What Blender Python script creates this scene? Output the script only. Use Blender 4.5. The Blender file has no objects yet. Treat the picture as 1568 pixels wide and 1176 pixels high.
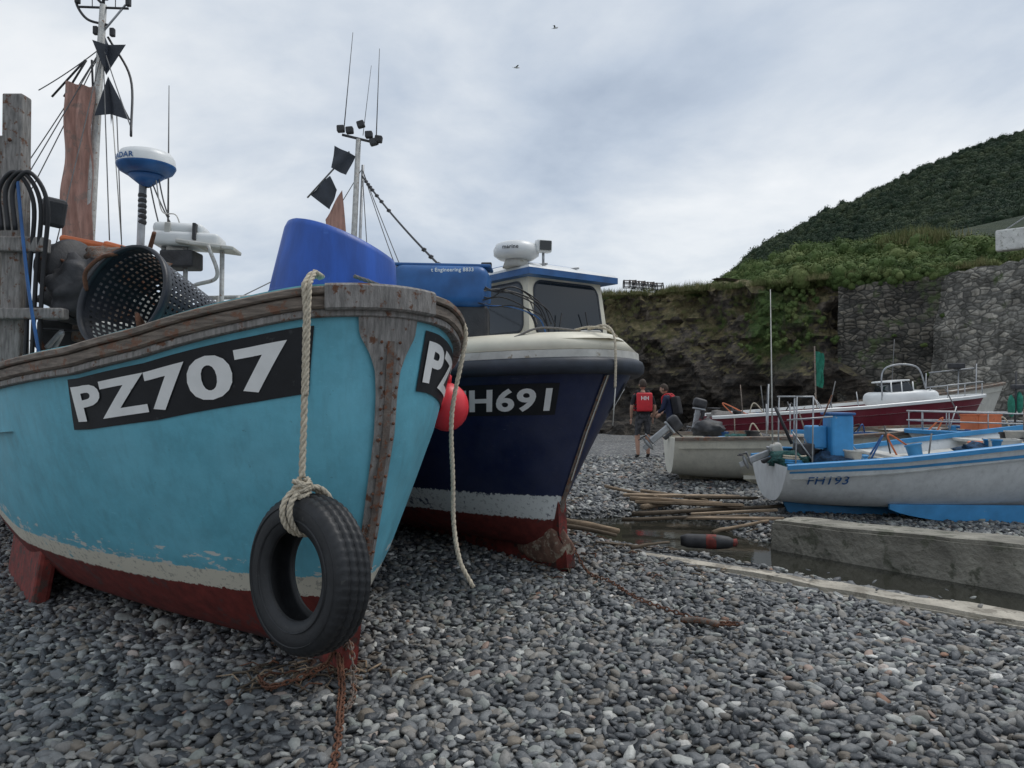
import bpy, bmesh, math, random
import numpy as np
from mathutils import Vector, Matrix, noise, Euler
random.seed(7); np.random.seed(7)
sc=bpy.context.scene
COL=sc.collection
R=math.radians
# ------------------------------------------------------------------ node helper
class NT:
    def __init__(s,nt): s.nt=nt
    def n(s,t,**k):
        nd=s.nt.nodes.new(t)
        for a,b in k.items(): setattr(nd,a,b)
        return nd
    def l(s,a,b): s.nt.links.new(a,b)
    def put(s,sock,v):
        if isinstance(v,(int,float,tuple,list)):
            if isinstance(v,(tuple,list)) and len(v)==3 and sock.type=='RGBA': v=(*v,1)
            sock.default_value=v
        else: s.l(v,sock)
    def math(s,op,a,b=0,c=0,clamp=False):
        nd=s.n('ShaderNodeMath',operation=op); nd.use_clamp=clamp
        s.put(nd.inputs[0],a); s.put(nd.inputs[1],b); s.put(nd.inputs[2],c); return nd.outputs[0]
    def mix(s,f,a,b,bt='MIX'):
        nd=s.n('ShaderNodeMix',data_type='RGBA',blend_type=bt)
        s.put(nd.inputs[0],f); s.put(nd.inputs[6],a); s.put(nd.inputs[7],b); return nd.outputs[2]
    def ramp(s,f,st,interp='LINEAR'):
        nd=s.n('ShaderNodeValToRGB'); cr=nd.color_ramp; cr.interpolation=interp
        while len(cr.elements)<len(st): cr.elements.new(0.5)
        for e,(p,c) in zip(cr.elements,st):
            e.position=p; e.color=(c,c,c,1) if isinstance(c,(int,float)) else (*c,1)
        s.l(f,nd.inputs[0]); return nd.outputs[0]
    def coord(s,w='Object',scale=None):
        o=s.n('ShaderNodeTexCoord').outputs[w]
        if scale:
            m=s.n('ShaderNodeMapping'); s.l(o,m.inputs[0]); m.inputs[3].default_value=scale; o=m.outputs[0]
        return o
    def noise(s,v,sc_=5,det=4,rough=.55,dist=0):
        nd=s.n('ShaderNodeTexNoise'); s.l(v,nd.inputs['Vector'])
        nd.inputs['Scale'].default_value=sc_; nd.inputs['Detail'].default_value=det
        nd.inputs['Roughness'].default_value=rough; nd.inputs['Distortion'].default_value=dist
        return nd.outputs[0]
    def vor(s,v,sc_=5,feat='F1',rnd=1):
        nd=s.n('ShaderNodeTexVoronoi',feature=feat); s.l(v,nd.inputs['Vector'])
        nd.inputs['Scale'].default_value=sc_; nd.inputs['Randomness'].default_value=rnd; return nd
    def bump(s,h,st=.3,d=.02,nrm=None):
        nd=s.n('ShaderNodeBump'); s.l(h,nd.inputs['Height']); nd.inputs['Strength'].default_value=st
        nd.inputs['Distance'].default_value=d
        if nrm is not None: s.l(nrm,nd.inputs['Normal'])
        return nd.outputs[0]
def newmat(name):
    m=bpy.data.materials.new(name); m.use_nodes=True
    g=NT(m.node_tree); b=m.node_tree.nodes['Principled BSDF']
    return m,g,b
def mat(name,col,rough=.6,var=.25,scale=6,metal=0,bump=.15,bd=.01,det=5,spec=.5,scl=None,rust=None,rthr=.62):
    m,g,b=newmat(name)
    co=g.coord('Object',scl)
    n=g.noise(co,scale,det)
    c2=tuple(min(1,x*(1+var)) for x in col); c1=tuple(x*(1-var) for x in col)
    c=g.ramp(n,[(.3,c1),(.7,c2)])
    if rust:
        r=g.noise(g.coord('Object'),scale*1.7,6,.65)
        f=g.ramp(r,[(rthr,0.),(rthr+.06,1.)])
        c=g.mix(f,c,rust)
    g.put(b.inputs['Base Color'],c)
    b.inputs['Roughness'].default_value=rough; b.inputs['Metallic'].default_value=metal
    b.inputs['Specular IOR Level'].default_value=spec
    if bump:
        n2=g.noise(co,scale*6,4); g.l(g.bump(n2,bump,bd),b.inputs['Normal'])
    return m
# ------------------------------------------------------------------ mesh builder
class MB:
    def __init__(s): s.v=[];s.f=[];s.m=[];s.sm=[];s.mats=[]
    def mi(s,m):
        if m not in s.mats: s.mats.append(m)
        return s.mats.index(m)
    def add(s,vs,fs,m,smooth=False,M=None):
        o=len(s.v)
        if M is not None: vs=[M@Vector(p) for p in vs]
        s.v+= [tuple(p) for p in vs]; k=s.mi(m)
        for f in fs: s.f.append(tuple(i+o for i in f)); s.m.append(k); s.sm.append(smooth)
    def xf(s,start,M): s.v[start:]=[tuple(M@Vector(p)) for p in s.v[start:]]
    def bm(s,bm,m,smooth=False,M=None):
        bm.verts.index_update()
        s.add([v.co.copy() for v in bm.verts],[[v.index for v in f.verts] for f in bm.faces],m,smooth,M); bm.free()
    def box(s,size,loc,m,rot=(0,0,0),bev=0,seg=2,taper=None):
        bm=bmesh.new(); bmesh.ops.create_cube(bm,size=1)
        for v in bm.verts:
            v.co=Vector((v.co.x*size[0],v.co.y*size[1],v.co.z*size[2]))
            if taper and v.co.z>0: v.co.x*=taper; v.co.y*=taper
        if bev: bmesh.ops.bevel(bm,geom=bm.edges[:],offset=bev,segments=seg,affect='EDGES',profile=.5)
        s.bm(bm,m,bool(bev and seg>2),Matrix.Translation(loc)@Euler(rot).to_matrix().to_4x4())
    def tube(s,pts,r,m,n=8,cap=True,M=None):
        pts=[Vector(p) for p in pts]; N=len(pts)
        rr=r if isinstance(r,(list,tuple)) else [r]*N
        vs=[];up=None
        for i,p in enumerate(pts):
            d=(pts[min(i+1,N-1)]-pts[max(i-1,0)])
            if d.length<1e-9: d=Vector((0,0,1))
            d.normalize()
            if up is None: up=Vector((0,0,1)) if abs(d.z)<.9 else Vector((1,0,0))
            up=(up-d*up.dot(d)); 
            if up.length<1e-6: up=Vector((1,0,0))
            up.normalize(); q=d.cross(up)
            for k in range(n):
                a=2*math.pi*k/n; vs.append(p+(up*math.cos(a)+q*math.sin(a))*rr[i])
        fs=[]
        for i in range(N-1):
            for k in range(n): fs.append((i*n+k,i*n+(k+1)%n,(i+1)*n+(k+1)%n,(i+1)*n+k))
        if cap: fs+= [tuple(range(n))[::-1],tuple(range((N-1)*n,N*n))]
        s.add(vs,fs,m,True,M)
    def rope(s,pts,r,m,pitch=None):
        P=resample(pts,.012); pitch=pitch or r*7
        for k in range(3):
            q=[]
            L=0
            for i,p in enumerate(P):
                d=(P[min(i+1,len(P)-1)]-P[max(i-1,0)]).normalized()
                a=Vector((1,0,0)) if abs(d.x)<.8 else Vector((0,1,0))
                u=d.cross(a).normalized(); w=d.cross(u)
                if i: L+=(p-P[i-1]).length
                an=2*math.pi*(L/pitch+k/3); q.append(p+(u*math.cos(an)+w*math.sin(an))*r*.5)
            s.tube(q,r*.56,m,6)
    def lathe(s,prof,m,M=None,n=32,smooth=True,close=False):
        vs=[];N=len(prof)
        for (r,z) in prof:
            for k in range(n):
                a=2*math.pi*k/n; vs.append((r*math.cos(a),r*math.sin(a),z))
        fs=[]
        for i in range(N-1 if not close else N):
            j=(i+1)%N
            for k in range(n): fs.append((i*n+k,i*n+(k+1)%n,j*n+(k+1)%n,j*n+k))
        s.add(vs,fs,m,smooth,M)
    def ball(s,loc,r,m,sub=3,M=None,nz=0):
        bm=bmesh.new(); bmesh.ops.create_icosphere(bm,subdivisions=sub,radius=1)
        if isinstance(r,(int,float)): r=(r,r,r)
        o=Vector(loc)*3
        for v in bm.verts:
            k=1+(nz*noise.noise(v.co*2.3+o)+nz*.5*noise.noise(v.co*6+o) if nz else 0)
            v.co=Vector((v.co.x*r[0]*k+loc[0],v.co.y*r[1]*k+loc[1],v.co.z*r[2]*k+loc[2]))
        s.bm(bm,m,True,M)
    def sweep(s,path,norms,prof,m,smooth=False,cap=True):
        n=len(prof); vs=[]
        for p,q in zip(path,norms):
            for (o,u) in prof: vs.append(Vector(p)+Vector(q)*o+Vector((0,0,u)))
        fs=[]
        for i in range(len(path)-1):
            for k in range(n): fs.append((i*n+k,i*n+(k+1)%n,(i+1)*n+(k+1)%n,(i+1)*n+k))
        if cap: fs+=[tuple(range(n))[::-1],tuple(range((len(path)-1)*n,len(path)*n))]
        s.add(vs,fs,m,smooth)
    def obj(s,name,parent=None,world=False):
        me=bpy.data.meshes.new(name)
        vs=s.v
        if world and parent is not None:
            I=parent.matrix_basis.inverted(); vs=[tuple(I@Vector(p)) for p in vs]
        me.from_pydata(vs,[],s.f)
        for m in s.mats: me.materials.append(m)
        me.polygons.foreach_set('material_index',s.m); me.polygons.foreach_set('use_smooth',s.sm)
        me.update()
        bm=bmesh.new(); bm.from_mesh(me); bmesh.ops.recalc_face_normals(bm,faces=bm.faces[:]); bm.to_mesh(me); bm.free()
        o=bpy.data.objects.new(name,me); COL.objects.link(o)
        if parent: o.parent=parent
        return o
def resample(pts,step):
    pts=[Vector(p) for p in pts]; out=[pts[0]]
    for a,b in zip(pts,pts[1:]):
        n=max(1,int((b-a).length/step))
        for i in range(1,n+1): out.append(a.lerp(b,i/n))
    return out
def smooth_path(pts,n=8):
    P=[Vector(p) for p in pts]; P=[P[0]*2-P[1]]+P+[P[-1]*2-P[-2]]; out=[]
    for i in range(1,len(P)-2):
        for k in range(n):
            t=k/n; a,b,c,d=P[i-1],P[i],P[i+1],P[i+2]
            out.append(.5*((2*b)+(c-a)*t+(2*a-5*b+4*c-d)*t*t+(3*b-a-3*c+d)*t**3))
    out.append(P[-2]); return out
def sag(a,b,d,n=14):
    a=Vector(a);b=Vector(b)
    return [a.lerp(b,i/n)-Vector((0,0,d*4*(i/n)*(1-i/n))) for i in range(n+1)]
def empty(name,loc=(0,0,0),rz=0):
    e=bpy.data.objects.new(name,None); COL.objects.link(e); e.location=loc; e.rotation_euler=(0,0,rz)
    e.matrix_basis=Matrix.Translation(loc)@Matrix.Rotation(rz,4,'Z'); return e
def aim(loc,d,roll=0):
    return Matrix.Translation(loc)@Vector(d).to_track_quat('Z','Y').to_matrix().to_4x4()@Matrix.Rotation(roll,4,'Z')
def text_geo(txt,bold=.03,cell=.08):
    cu=bpy.data.curves.new('t','FONT'); cu.body=txt; cu.size=1; cu.offset=bold; cu.resolution_u=4; cu.space_character=1.08
    o=bpy.data.objects.new('t',cu); COL.objects.link(o)
    bpy.context.view_layer.update()
    me=bpy.data.meshes.new_from_object(o.evaluated_get(bpy.context.evaluated_depsgraph_get()))
    bm=bmesh.new(); bm.from_mesh(me)
    xs=[v.co.x for v in bm.verts]; ys=[v.co.y for v in bm.verts]
    x0,x1,y0,y1=min(xs),max(xs),min(ys),max(ys)
    x=x0
    while x<x1:
        bmesh.ops.bisect_plane(bm,geom=bm.verts[:]+bm.edges[:]+bm.faces[:],plane_co=(x,0,0),plane_no=(1,0,0)); x+=cell
    y=y0
    while y<y1:
        bmesh.ops.bisect_plane(bm,geom=bm.verts[:]+bm.edges[:]+bm.faces[:],plane_co=(0,y,0),plane_no=(0,1,0)); y+=cell*2
    bm.verts.index_update()
    vs=[((v.co.x-x0)/(x1-x0),(v.co.y-y0)/(y1-y0)) for v in bm.verts]; fs=[[v.index for v in f.verts] for f in bm.faces]
    bm.free(); bpy.data.objects.remove(o); bpy.data.curves.remove(cu); bpy.data.meshes.remove(me)
    return vs,fs,(x1-x0)/(y1-y0)
def flat_text(mb,txt,M,h,m,bold=.02):
    vs,fs,asp=text_geo(txt,bold,10); w=h*asp
    mb.add([(x*w-w/2,y*h-h/2,0) for x,y in vs],fs,m,False,M)
# ------------------------------------------------------------------ hull
class Hull:
    def __init__(s,L,B,Le,sheer,stem,zk=.1,qd=.5,qk=.85,e0=.32,e1=.18,tap=.25,rock=0):
        s.L=L;s.B=B;s.Le=Le;s.sheer=sheer;s.stem=stem;s.zk=zk;s.qd=qd;s.qk=qk;s.e0=e0;s.e1=e1;s.tap=tap;s.rock=rock
        T=[(i/400)**2 for i in range(401)]
        P=[s.pt(t,.85,1) for t in T]; A=[0]
        for a,b in zip(P,P[1:]): A.append(A[-1]+(b-a).length)
        s.T=T;s.A=A
    def pt(s,t,v,side):
        zs=np.interp(t*s.L,*zip(*s.sheer)); zk=s.zk+s.rock*(2*abs(t-.5))**2.5
        z=zk+(zs-zk)*v
        s0=np.interp(z,*zip(*s.stem)); S=s0+(s.L-s0)*t
        r=(S-s0)/s.Le; c=1-(1-min(r,1))**2
        if r>1: c*=1-s.tap*((r-1)/(s.L/s.Le-1))**2
        q=s.qk+(s.qd-s.qk)*v**.6; e=s.e0+(s.e1-s.e0)*min(1,r)
        b=s.B*max(c,0)**q*v**e
        return Vector((-S,side*b,z))
    def surf(s,arc,v,side,off=0):
        t=float(np.interp(arc,s.A,s.T)); t=max(t,1e-4)
        p=s.pt(t,v,side); d=1e-4+t*.02
        a=s.pt(min(t+d,1),v,side)-s.pt(max(t-d,0),v,side); b=s.pt(t,min(v+.01,1),side)-s.pt(t,v-.01,side)
        n=a.cross(b).normalized()
        if n.dot(p-Vector((-s.Le,0,p.z)))<0: n=-n
        if abs(n.y)>.5 and n.y*side<0: n=-n
        return p+n*off
    def mesh(s,mb,m,nt=70,nv=26):
        T=[(i/nt)**1.8 for i in range(nt+1)]; V=[(j/nv)**1.7 for j in range(nv+1)]
        for side in (1,-1):
            vs=[s.pt(t,v,side) for t in T for v in V]; n=nv+1
            fs=[(i*n+j,i*n+j+1,(i+1)*n+j+1,(i+1)*n+j) for i in range(nt) for j in range(nv)]
            mb.add(vs,fs,m,True)
        vs=[s.pt(1,v,1) for v in V]+[s.pt(1,v,-1) for v in V]
        mb.add(vs,[(j,j+1,n+j+1,n+j) for j in range(nv)],m)
    def rail(s,v=1,tmax=1,n=90,tmin=0):
        T=[tmin+(tmax-tmin)*(i/n)**2 for i in range(n+1)]
        P=[s.pt(t,v,-1) for t in T[::-1]]+[s.pt(t,v,1) for t in T[1:]]
        N=[]
        for i in range(len(P)):
            d=P[min(i+1,len(P)-1)]-P[max(i-1,0)]; d.z=0; d.normalize()
            q=Vector((d.y,-d.x,0))
            if q.dot(P[i]-Vector((-s.Le,0,P[i].z)))<0: q=-q
            N.append(q)
        for i,p in enumerate(P):
            if abs(N[i].y)>.5 and N[i].y*p.y<0: N[i]=-N[i]
        return P,N
    def deck(s,mb,m,dz=-.1,t0=0.002,t1=.99,camber=.05,inset=.02,n=60):
        vs=[];K=8
        for i in range(n+1):
            t=t0+(t1-t0)*(i/n)**1.7; p=s.pt(t,1,1); w=max(p.y-inset,.001)
            for k in range(K+1):
                f=-1+2*k/K; vs.append((p.x,w*f,p.z+dz+camber*(1-f*f)*min(1,w)))
        fs=[(i*(K+1)+k,i*(K+1)+k+1,(i+1)*(K+1)+k+1,(i+1)*(K+1)+k) for i in range(n) for k in range(K)]
        mb.add(vs,fs,m,True)
    def lettering(s,mb,txt,a0,a1,v0,v1,side,m,off=.012,bold=.03):
        vs,fs,asp=text_geo(txt,bold)
        out=[]
        for x,y in vs:
            arc=a1-(a1-a0)*x if side<0 else a0+(a1-a0)*x
            out.append(s.surf(arc,v0+(v1-v0)*y,side,off))
        mb.add(out,fs,m)
    def panel(s,mb,a0,a1,v0,v1,side,m,off=.006,sl=.0):
        na,nb=44,8
        vs=[s.surf(a0+(a1-a0)*i/na+sl*(j/nb),v0+(v1-v0)*j/nb,side,off) for i in range(na+1) for j in range(nb+1)]
        mb.add(vs,[(i*(nb+1)+j,i*(nb+1)+j+1,(i+1)*(nb+1)+j+1,(i+1)*(nb+1)+j) for i in range(na) for j in range(nb)],m,True)
    def stemstrip(s,mb,m,wf,v0,v1,off=.02,n=50,K=5):
        vs=[]
        for i in range(n+1):
            v=v0+(v1-v0)*i/n; p0=s.pt(0,v,1); w=wf(p0.z)/2
            row=[]
            for side in (-1,1):
                for k in range(K+1):
                    g=w*k/K
                    lo,hi=0,.2
                    for _ in range(24):
                        mid=(lo+hi)/2
                        if (s.pt(mid,v,side)-p0).length<g: lo=mid
                        else: hi=mid
                    p=s.pt(lo,v,side); q=Vector((1,side*min(1,g*4),0)).normalized()
                    row.append(p+q*off)
            row=row[:K+1][::-1]+row[K+2:]
            vs+=row
        W=2*K+1
        fs=[(i*W+k,i*W+k+1,(i+1)*W+k+1,(i+1)*W+k) for i in range(n) for k in range(W-1)]
        mb.add(vs,fs,m,True)
def keel_plate(mb,pts,th,m):
    n=len(pts); vs=[(-a,-th/2,z) for a,z in pts]+[(-a,th/2,z) for a,z in pts]
    fs=[tuple(range(n)),tuple(range(n,2*n))[::-1]]+[(i,(i+1)%n,n+(i+1)%n,n+i) for i in range(n)]
    mb.add(vs,fs,m)
def hull_mat(name,top,band,bot,z1,z2,under=None,rough=.38,chip=.56,uthr=.5,edge=.035,peel=False):
    m,g,b=newmat(name)
    co=g.coord('Object'); sep=g.n('ShaderNodeSeparateXYZ'); g.l(co,sep.inputs[0]); z=sep.outputs[2]
    n1=g.noise(co,7,6,.65); n2=g.noise(co,28,5,.7); n0=g.noise(co,1.6,5,.6)
    zz=g.math('ADD',z,g.math('MULTIPLY',g.math('SUBTRACT',n2,.5),edge))
    streak=g.noise(g.coord('Object',(9,9,.9)),2.2,5,.6)
    grime=g.ramp(n1,[(.3,.84),(.6,1.05)])
    tc=g.mix(1.0,top,grime,'MULTIPLY')
    tc=g.mix(g.math('MULTIPLY',g.ramp(n0,[(.42,0.),(.66,1.)]),.35),tc,tuple(min(1,x*1.15+.07) for x in top))
    tc=g.mix(g.math('MULTIPLY',g.ramp(streak,[(.52,0.),(.72,1.)]),.36),tc,tuple(x*.6+.03 for x in top))
    sc1=g.noise(g.coord('Object',(2,2,16)),5,6,.8)
    tc=g.mix(g.math('MULTIPLY',g.ramp(sc1,[(.64,0.),(.68,1.)]),.5),tc,tuple(min(1,x*1.2+.18) for x in top))
    tc=g.mix(g.math('MULTIPLY',g.ramp(g.noise(co,19,4,.8),[(.69,0.),(.71,1.)]),.6),tc,tuple(x*.3+.03 for x in top))
    if peel:
        near=g.math('SUBTRACT',1,g.math('MULTIPLY',g.math('ABSOLUTE',g.math('SUBTRACT',z,z2+.03)),9),clamp=True)
        tc=g.mix(g.math('MULTIPLY',g.ramp(g.noise(g.coord('Object',(1,1,3)),6,6,.7),[(.56,0.),(.58,1.)]),g.math('GREATER_THAN',near,.25)),tc,(.62,.62,.58))
    bc=g.mix(g.ramp(n2,[(chip,0.),(chip+.03,1.)]),band,tuple(x*.55+.05 for x in band))
    bc=g.mix(g.math('MULTIPLY',g.ramp(n1,[(uthr,0.),(uthr+.05,1.)]),.85),bc,under or tuple(x*.6 for x in top))
    rc=g.mix(1.0,bot,g.ramp(g.noise(co,12,6,.7),[(.3,.5),(.65,1.15)]),'MULTIPLY')
    rc=g.mix(g.ramp(g.noise(co,4,7,.75),[(.56,0.),(.62,1.)]),rc,tuple(x*.35+.03 for x in bot))
    f1=g.math('GREATER_THAN',zz,z1); f2=g.math('GREATER_THAN',zz,z2)
    c=g.mix(f1,rc,bc); c=g.mix(f2,c,tc)
    g.put(b.inputs['Base Color'],c)
    g.put(b.inputs['Roughness'],g.math('ADD',g.math('MULTIPLY',n1,.3),g.math('SUBTRACT',rough+.25,g.math('MULTIPLY',f2,.28))))
    h=g.math('ADD',g.math('MULTIPLY',n1,.6),g.math('MULTIPLY',n2,.25))
    g.l(g.bump(h,.28,.012),b.inputs['Normal'])
    return m
# ------------------------------------------------------------------ materials
M_wood=mat('weathered_wood',(.20,.165,.135),.8,.5,7,scl=(1.2,1.2,9),bump=.7,rust=(.21,.11,.07),rthr=.55)
M_woodg=mat('grey_timber',(.25,.235,.22),.85,.4,9,scl=(6,6,1),bump=.7,rust=(.15,.07,.04),rthr=.57)
M_blk=mat('black_panel',(.010,.011,.014),.5,.3,10,bump=.05,rust=(.04,.042,.045),rthr=.64)
M_white=mat('white_letter',(.82,.82,.80),.5,.06,9,bump=.05,rust=(.45,.45,.43),rthr=.67)
M_rub=mat('tyre_rubber',(.014,.015,.017),.55,.35,14,bump=.25,bd=.004,rust=(.045,.045,.043),rthr=.64)
M_rubp=mat('black_plastic',(.014,.016,.022),.42,.3,14,bump=.1)
M_rope=mat('rope_fibre',(.50,.44,.34),.9,.3,60,bump=.4,bd=.003)
M_roped=mat('old_rope',(.16,.15,.14),.9,.3,60,bump=.4,bd=.003)
M_turqd=mat('turquoise_deck_paint',(.16,.47,.52),.5,.15,6,bump=.1)
M_cream=mat('cream_paint',(.68,.64,.52),.45,.1,5,rust=(.45,.4,.3),rthr=.66,bump=.08)
M_wht=mat('white_gelcoat',(.70,.71,.70),.35,.08,5,bump=.05)
M_whtd=mat('dirty_white',(.5,.49,.45),.6,.2,7,bump=.15,rust=(.3,.26,.2),rthr=.62)
M_blue=mat('blue_plastic',(.010,.075,.36),.45,.3,3,bump=.12,scl=(3,3,.6),rust=(.03,.11,.42),rthr=.66)
M_blue2=mat('blue_trim',(.02,.10,.28),.42,.25,6,bump=.05)
M_ltbl=mat('light_blue_paint',(.05,.27,.55),.45,.15,6,bump=.05,rust=(.3,.4,.5),rthr=.66)
M_nvr=mat('navy_rubber',(.022,.028,.04),.5,.3,9,bump=.15)
M_metal=mat('galvanised_metal',(.36,.37,.38),.45,.2,12,metal=.6,bump=.15)
M_pipe=mat('painted_pipe',(.42,.42,.40),.5,.25,20,bump=.1,rust=(.2,.09,.04),rthr=.6)
M_dark=mat('dark_gear',(.035,.035,.038),.6,.4,10,bump=.3)
M_rust=mat('rusted_iron',(.13,.055,.03),.85,.5,18,bump=.6)
M_rustg=mat('rusted_grey_iron',(.15,.12,.10),.8,.4,18,bump=.6,rust=(.17,.07,.035),rthr=.52)
M_sail=mat('tan_sail',(.40,.23,.185),.85,.3,5,scl=(5,5,.8),bump=.4,rust=(.28,.20,.17),rthr=.56)
M_red=mat('fender_red',(.75,.035,.05),.4,.1,6,bump=.05)
M_or=mat('orange_plastic',(.58,.15,.05),.5,.2,6,rust=(.35,.10,.04),rthr=.6)
M_redp=mat('red_paint',(.19,.030,.022),.75,.5,9,bump=.4,rust=(.07,.035,.028),rthr=.52)
M_green=mat('green_net',(.02,.18,.12),.8,.3,20,bump=.5)
M_net=mat('net_heap',(.03,.12,.11),.9,.6,25,bump=1,bd=.03)
M_netb=mat('blue_net_heap',(.03,.08,.16),.9,.6,25,bump=1,bd=.03)
M_cable=mat('black_cable',(.012,.012,.014),.5,.1,10,bump=0)
M_line=mat('grey_line',(.13,.13,.13),.8,.2,10,bump=0)
m,g,b=newmat('window_glass'); b.inputs['Base Color'].default_value=(.015,.02,.025,1); b.inputs['Roughness'].default_value=.06; b.inputs['Specular IOR Level'].default_value=.6
M_glass=m
# ------------------------------------------------------------------ camera
cam=bpy.data.cameras.new('camera'); co=bpy.data.objects.new('camera',cam); COL.objects.link(co)
cam.sensor_width=36; cam.lens=26.2; cam.clip_end=3000; cam.clip_start=.05
co.location=(0,0,1.5); co.rotation_euler=(R(90.85),0,0); sc.camera=co
# ------------------------------------------------------------------ world
w=bpy.data.worlds.new("World"); sc.world=w; w.use_nodes=True; g=NT(w.node_tree)
bg=w.node_tree.nodes['Background']; bg.inputs[1].default_value=.148
SEL,SAZ=R(62),R(60)
sky=g.n('ShaderNodeTexSky',sky_type='NISHITA'); sky.sun_disc=False; sky.sun_elevation=SEL; sky.sun_rotation=SAZ
tc=g.n('ShaderNodeTexCoord').outputs['Generated']
sp=g.n('ShaderNodeSeparateXYZ'); g.l(tc,sp.inputs[0])
den=g.math('ADD',g.math('MAXIMUM',sp.outputs[2],0),.20)
cb=g.n('ShaderNodeCombineXYZ'); g.l(g.math('DIVIDE',sp.outputs[0],den),cb.inputs[0]); g.l(g.math('DIVIDE',sp.outputs[1],den),cb.inputs[1])
g.put(cb.inputs[2],5.1)
n1=g.noise(cb.outputs[0],.75,8,.55,.35); n2=g.noise(cb.outputs[0],2.4,7,.55,.3)
nn=g.math('ADD',g.math('MULTIPLY',n1,.78),g.math('MULTIPLY',n2,.22))
cc=g.ramp(nn,[(.38,(2.8,3.3,4.05)),(.45,(3.6,4.1,4.8)),(.52,(4.5,4.9,5.4)),(.60,(5.6,5.85,6.1)),(.68,(6.5,6.6,6.7))])
hz=g.ramp(sp.outputs[2],[(.0,1.),(.22,0.)])
cc=g.mix(g.math('MULTIPLY',hz,.40),cc,(5.0,5.4,5.75))
fin=g.mix(.94,sky.outputs[0],cc)
g.l(fin,bg.inputs[0])
sun=bpy.data.lights.new('sun','SUN'); so=bpy.data.objects.new('sun',sun); COL.objects.link(so)
sun.energy=1.5; sun.angle=R(22); sun.color=(1,.97,.93)
d=Vector((math.sin(SAZ)*math.cos(SEL),math.cos(SAZ)*math.cos(SEL),math.sin(SEL)))
so.rotation_euler=d.to_track_quat('Z','Y').to_euler(); so.location=(20,20,40)
# ------------------------------------------------------------------ instancing
def scatter(name,pts,rots,scl,protos):
    col=bpy.data.collections.new(name+'_parts')
    for p in protos: col.objects.link(p)
    me=bpy.data.meshes.new(name); me.from_pydata([tuple(p) for p in pts],[],[])
    a=me.attributes.new('rot','FLOAT_VECTOR','POINT'); a.data.foreach_set('vector',np.array(rots,dtype=np.float32).ravel())
    a=me.attributes.new('scl','FLOAT_VECTOR','POINT'); a.data.foreach_set('vector',np.array(scl,dtype=np.float32).ravel())
    a=me.attributes.new('pick','INT','POINT'); a.data.foreach_set('value',np.random.randint(0,len(protos),len(pts)).astype(np.int32))
    o=bpy.data.objects.new(name,me); COL.objects.link(o)
    ng=bpy.data.node_groups.new(name,'GeometryNodeTree')
    ng.interface.new_socket('Geometry',in_out='INPUT',socket_type='NodeSocketGeometry')
    ng.interface.new_socket('Geometry',in_out='OUTPUT',socket_type='NodeSocketGeometry')
    N=ng.nodes; L=ng.links
    gi=N.new('NodeGroupInput'); go=N.new('NodeGroupOutput'); ip=N.new('GeometryNodeInstanceOnPoints')
    ci=N.new('GeometryNodeCollectionInfo'); ci.inputs[0].default_value=col; ci.inputs[1].default_value=True; ci.inputs[2].default_value=True
    ip.inputs['Pick Instance'].default_value=True
    def na(nm,t):
        q=N.new('GeometryNodeInputNamedAttribute'); q.data_type=t; q.inputs[0].default_value=nm
        return [x for x in q.outputs if x.enabled][0]
    r=na('rot','FLOAT_VECTOR'); s=na('scl','FLOAT_VECTOR'); k=na('pick','INT')
    e=N.new('FunctionNodeEulerToRotation'); L.new(r,e.inputs[0]); L.new(e.outputs[0],ip.inputs['Rotation'])
    L.new(s,ip.inputs['Scale']); L.new(k,ip.inputs['Instance Index'])
    mp=N.new('GeometryNodeMeshToPoints'); L.new(gi.outputs[0],mp.inputs[0]); L.new(mp.outputs[0],ip.inputs['Points'])
    L.new(ci.outputs[0],ip.inputs['Instance']); L.new(ip.outputs[0],go.inputs[0])
    md=o.modifiers.new('scatter','NODES'); md.node_group=ng
    return o
def proto(name,vs,fs,m,smooth):
    me=bpy.data.meshes.new(name); me.from_pydata(vs,[],fs); me.materials.append(m)
    me.polygons.foreach_set('use_smooth',[smooth]*len(fs)); me.update()
    return bpy.data.objects.new(name,me)
# ------------------------------------------------------------------ ground
CH=[(8.5,1.0),(4.0,5.55),(2.45,7.3),(1.75,8.3),(1.9,9.1),(.4,9.3)]
CHW=[.35,.38,.5,.75,.6,.2]
def chan(x,y):
    best=9
    for i in range(len(CH)-1):
        ax,ay=CH[i];bx,by=CH[i+1]; dx,dy=bx-ax,by-ay
        t=max(0,min(1,((x-ax)*dx+(y-ay)*dy)/(dx*dx+dy*dy)))
        w=CHW[i]+(CHW[i+1]-CHW[i])*t
        best=min(best,math.hypot(x-ax-dx*t,y-ay-dy*t)/w)
    return best
def gh(x,y):
    z=.035*noise.noise(Vector((x*.7,y*.7,0)))+.07*noise.noise(Vector((x*.2,y*.2,5)))*min(1,y/8)
    if -2<x<9 and 0<y<12:
        c=chan(x,y)
        if c<1.6:
            q=max(0,min(1,(1.6-c)/.9)); z-=.19*q*q*(3-2*q)
    return z
xs=np.concatenate([-np.geomspace(500,9,24),np.arange(-8.8,11,.14),np.geomspace(11.2,500,24)])
ys=np.concatenate([np.linspace(-60,-1,12),np.arange(0,22,.14),np.geomspace(22.2,900,30)])
vs=[(x,y,gh(x,y)) for y in ys for x in xs]; nx=len(xs)
fs=[(j*nx+i,j*nx+i+1,(j+1)*nx+i+1,(j+1)*nx+i) for j in range(len(ys)-1) for i in range(nx-1)]
m,g,b=newmat('shingle_ground')
co_=g.coord('Object'); v1=g.vor(co_,20); v2=g.vor(co_,20,'DISTANCE_TO_EDGE'); 
sepc=g.n('ShaderNodeSeparateColor'); g.l(v1.outputs['Color'],sepc.inputs[0])
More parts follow.
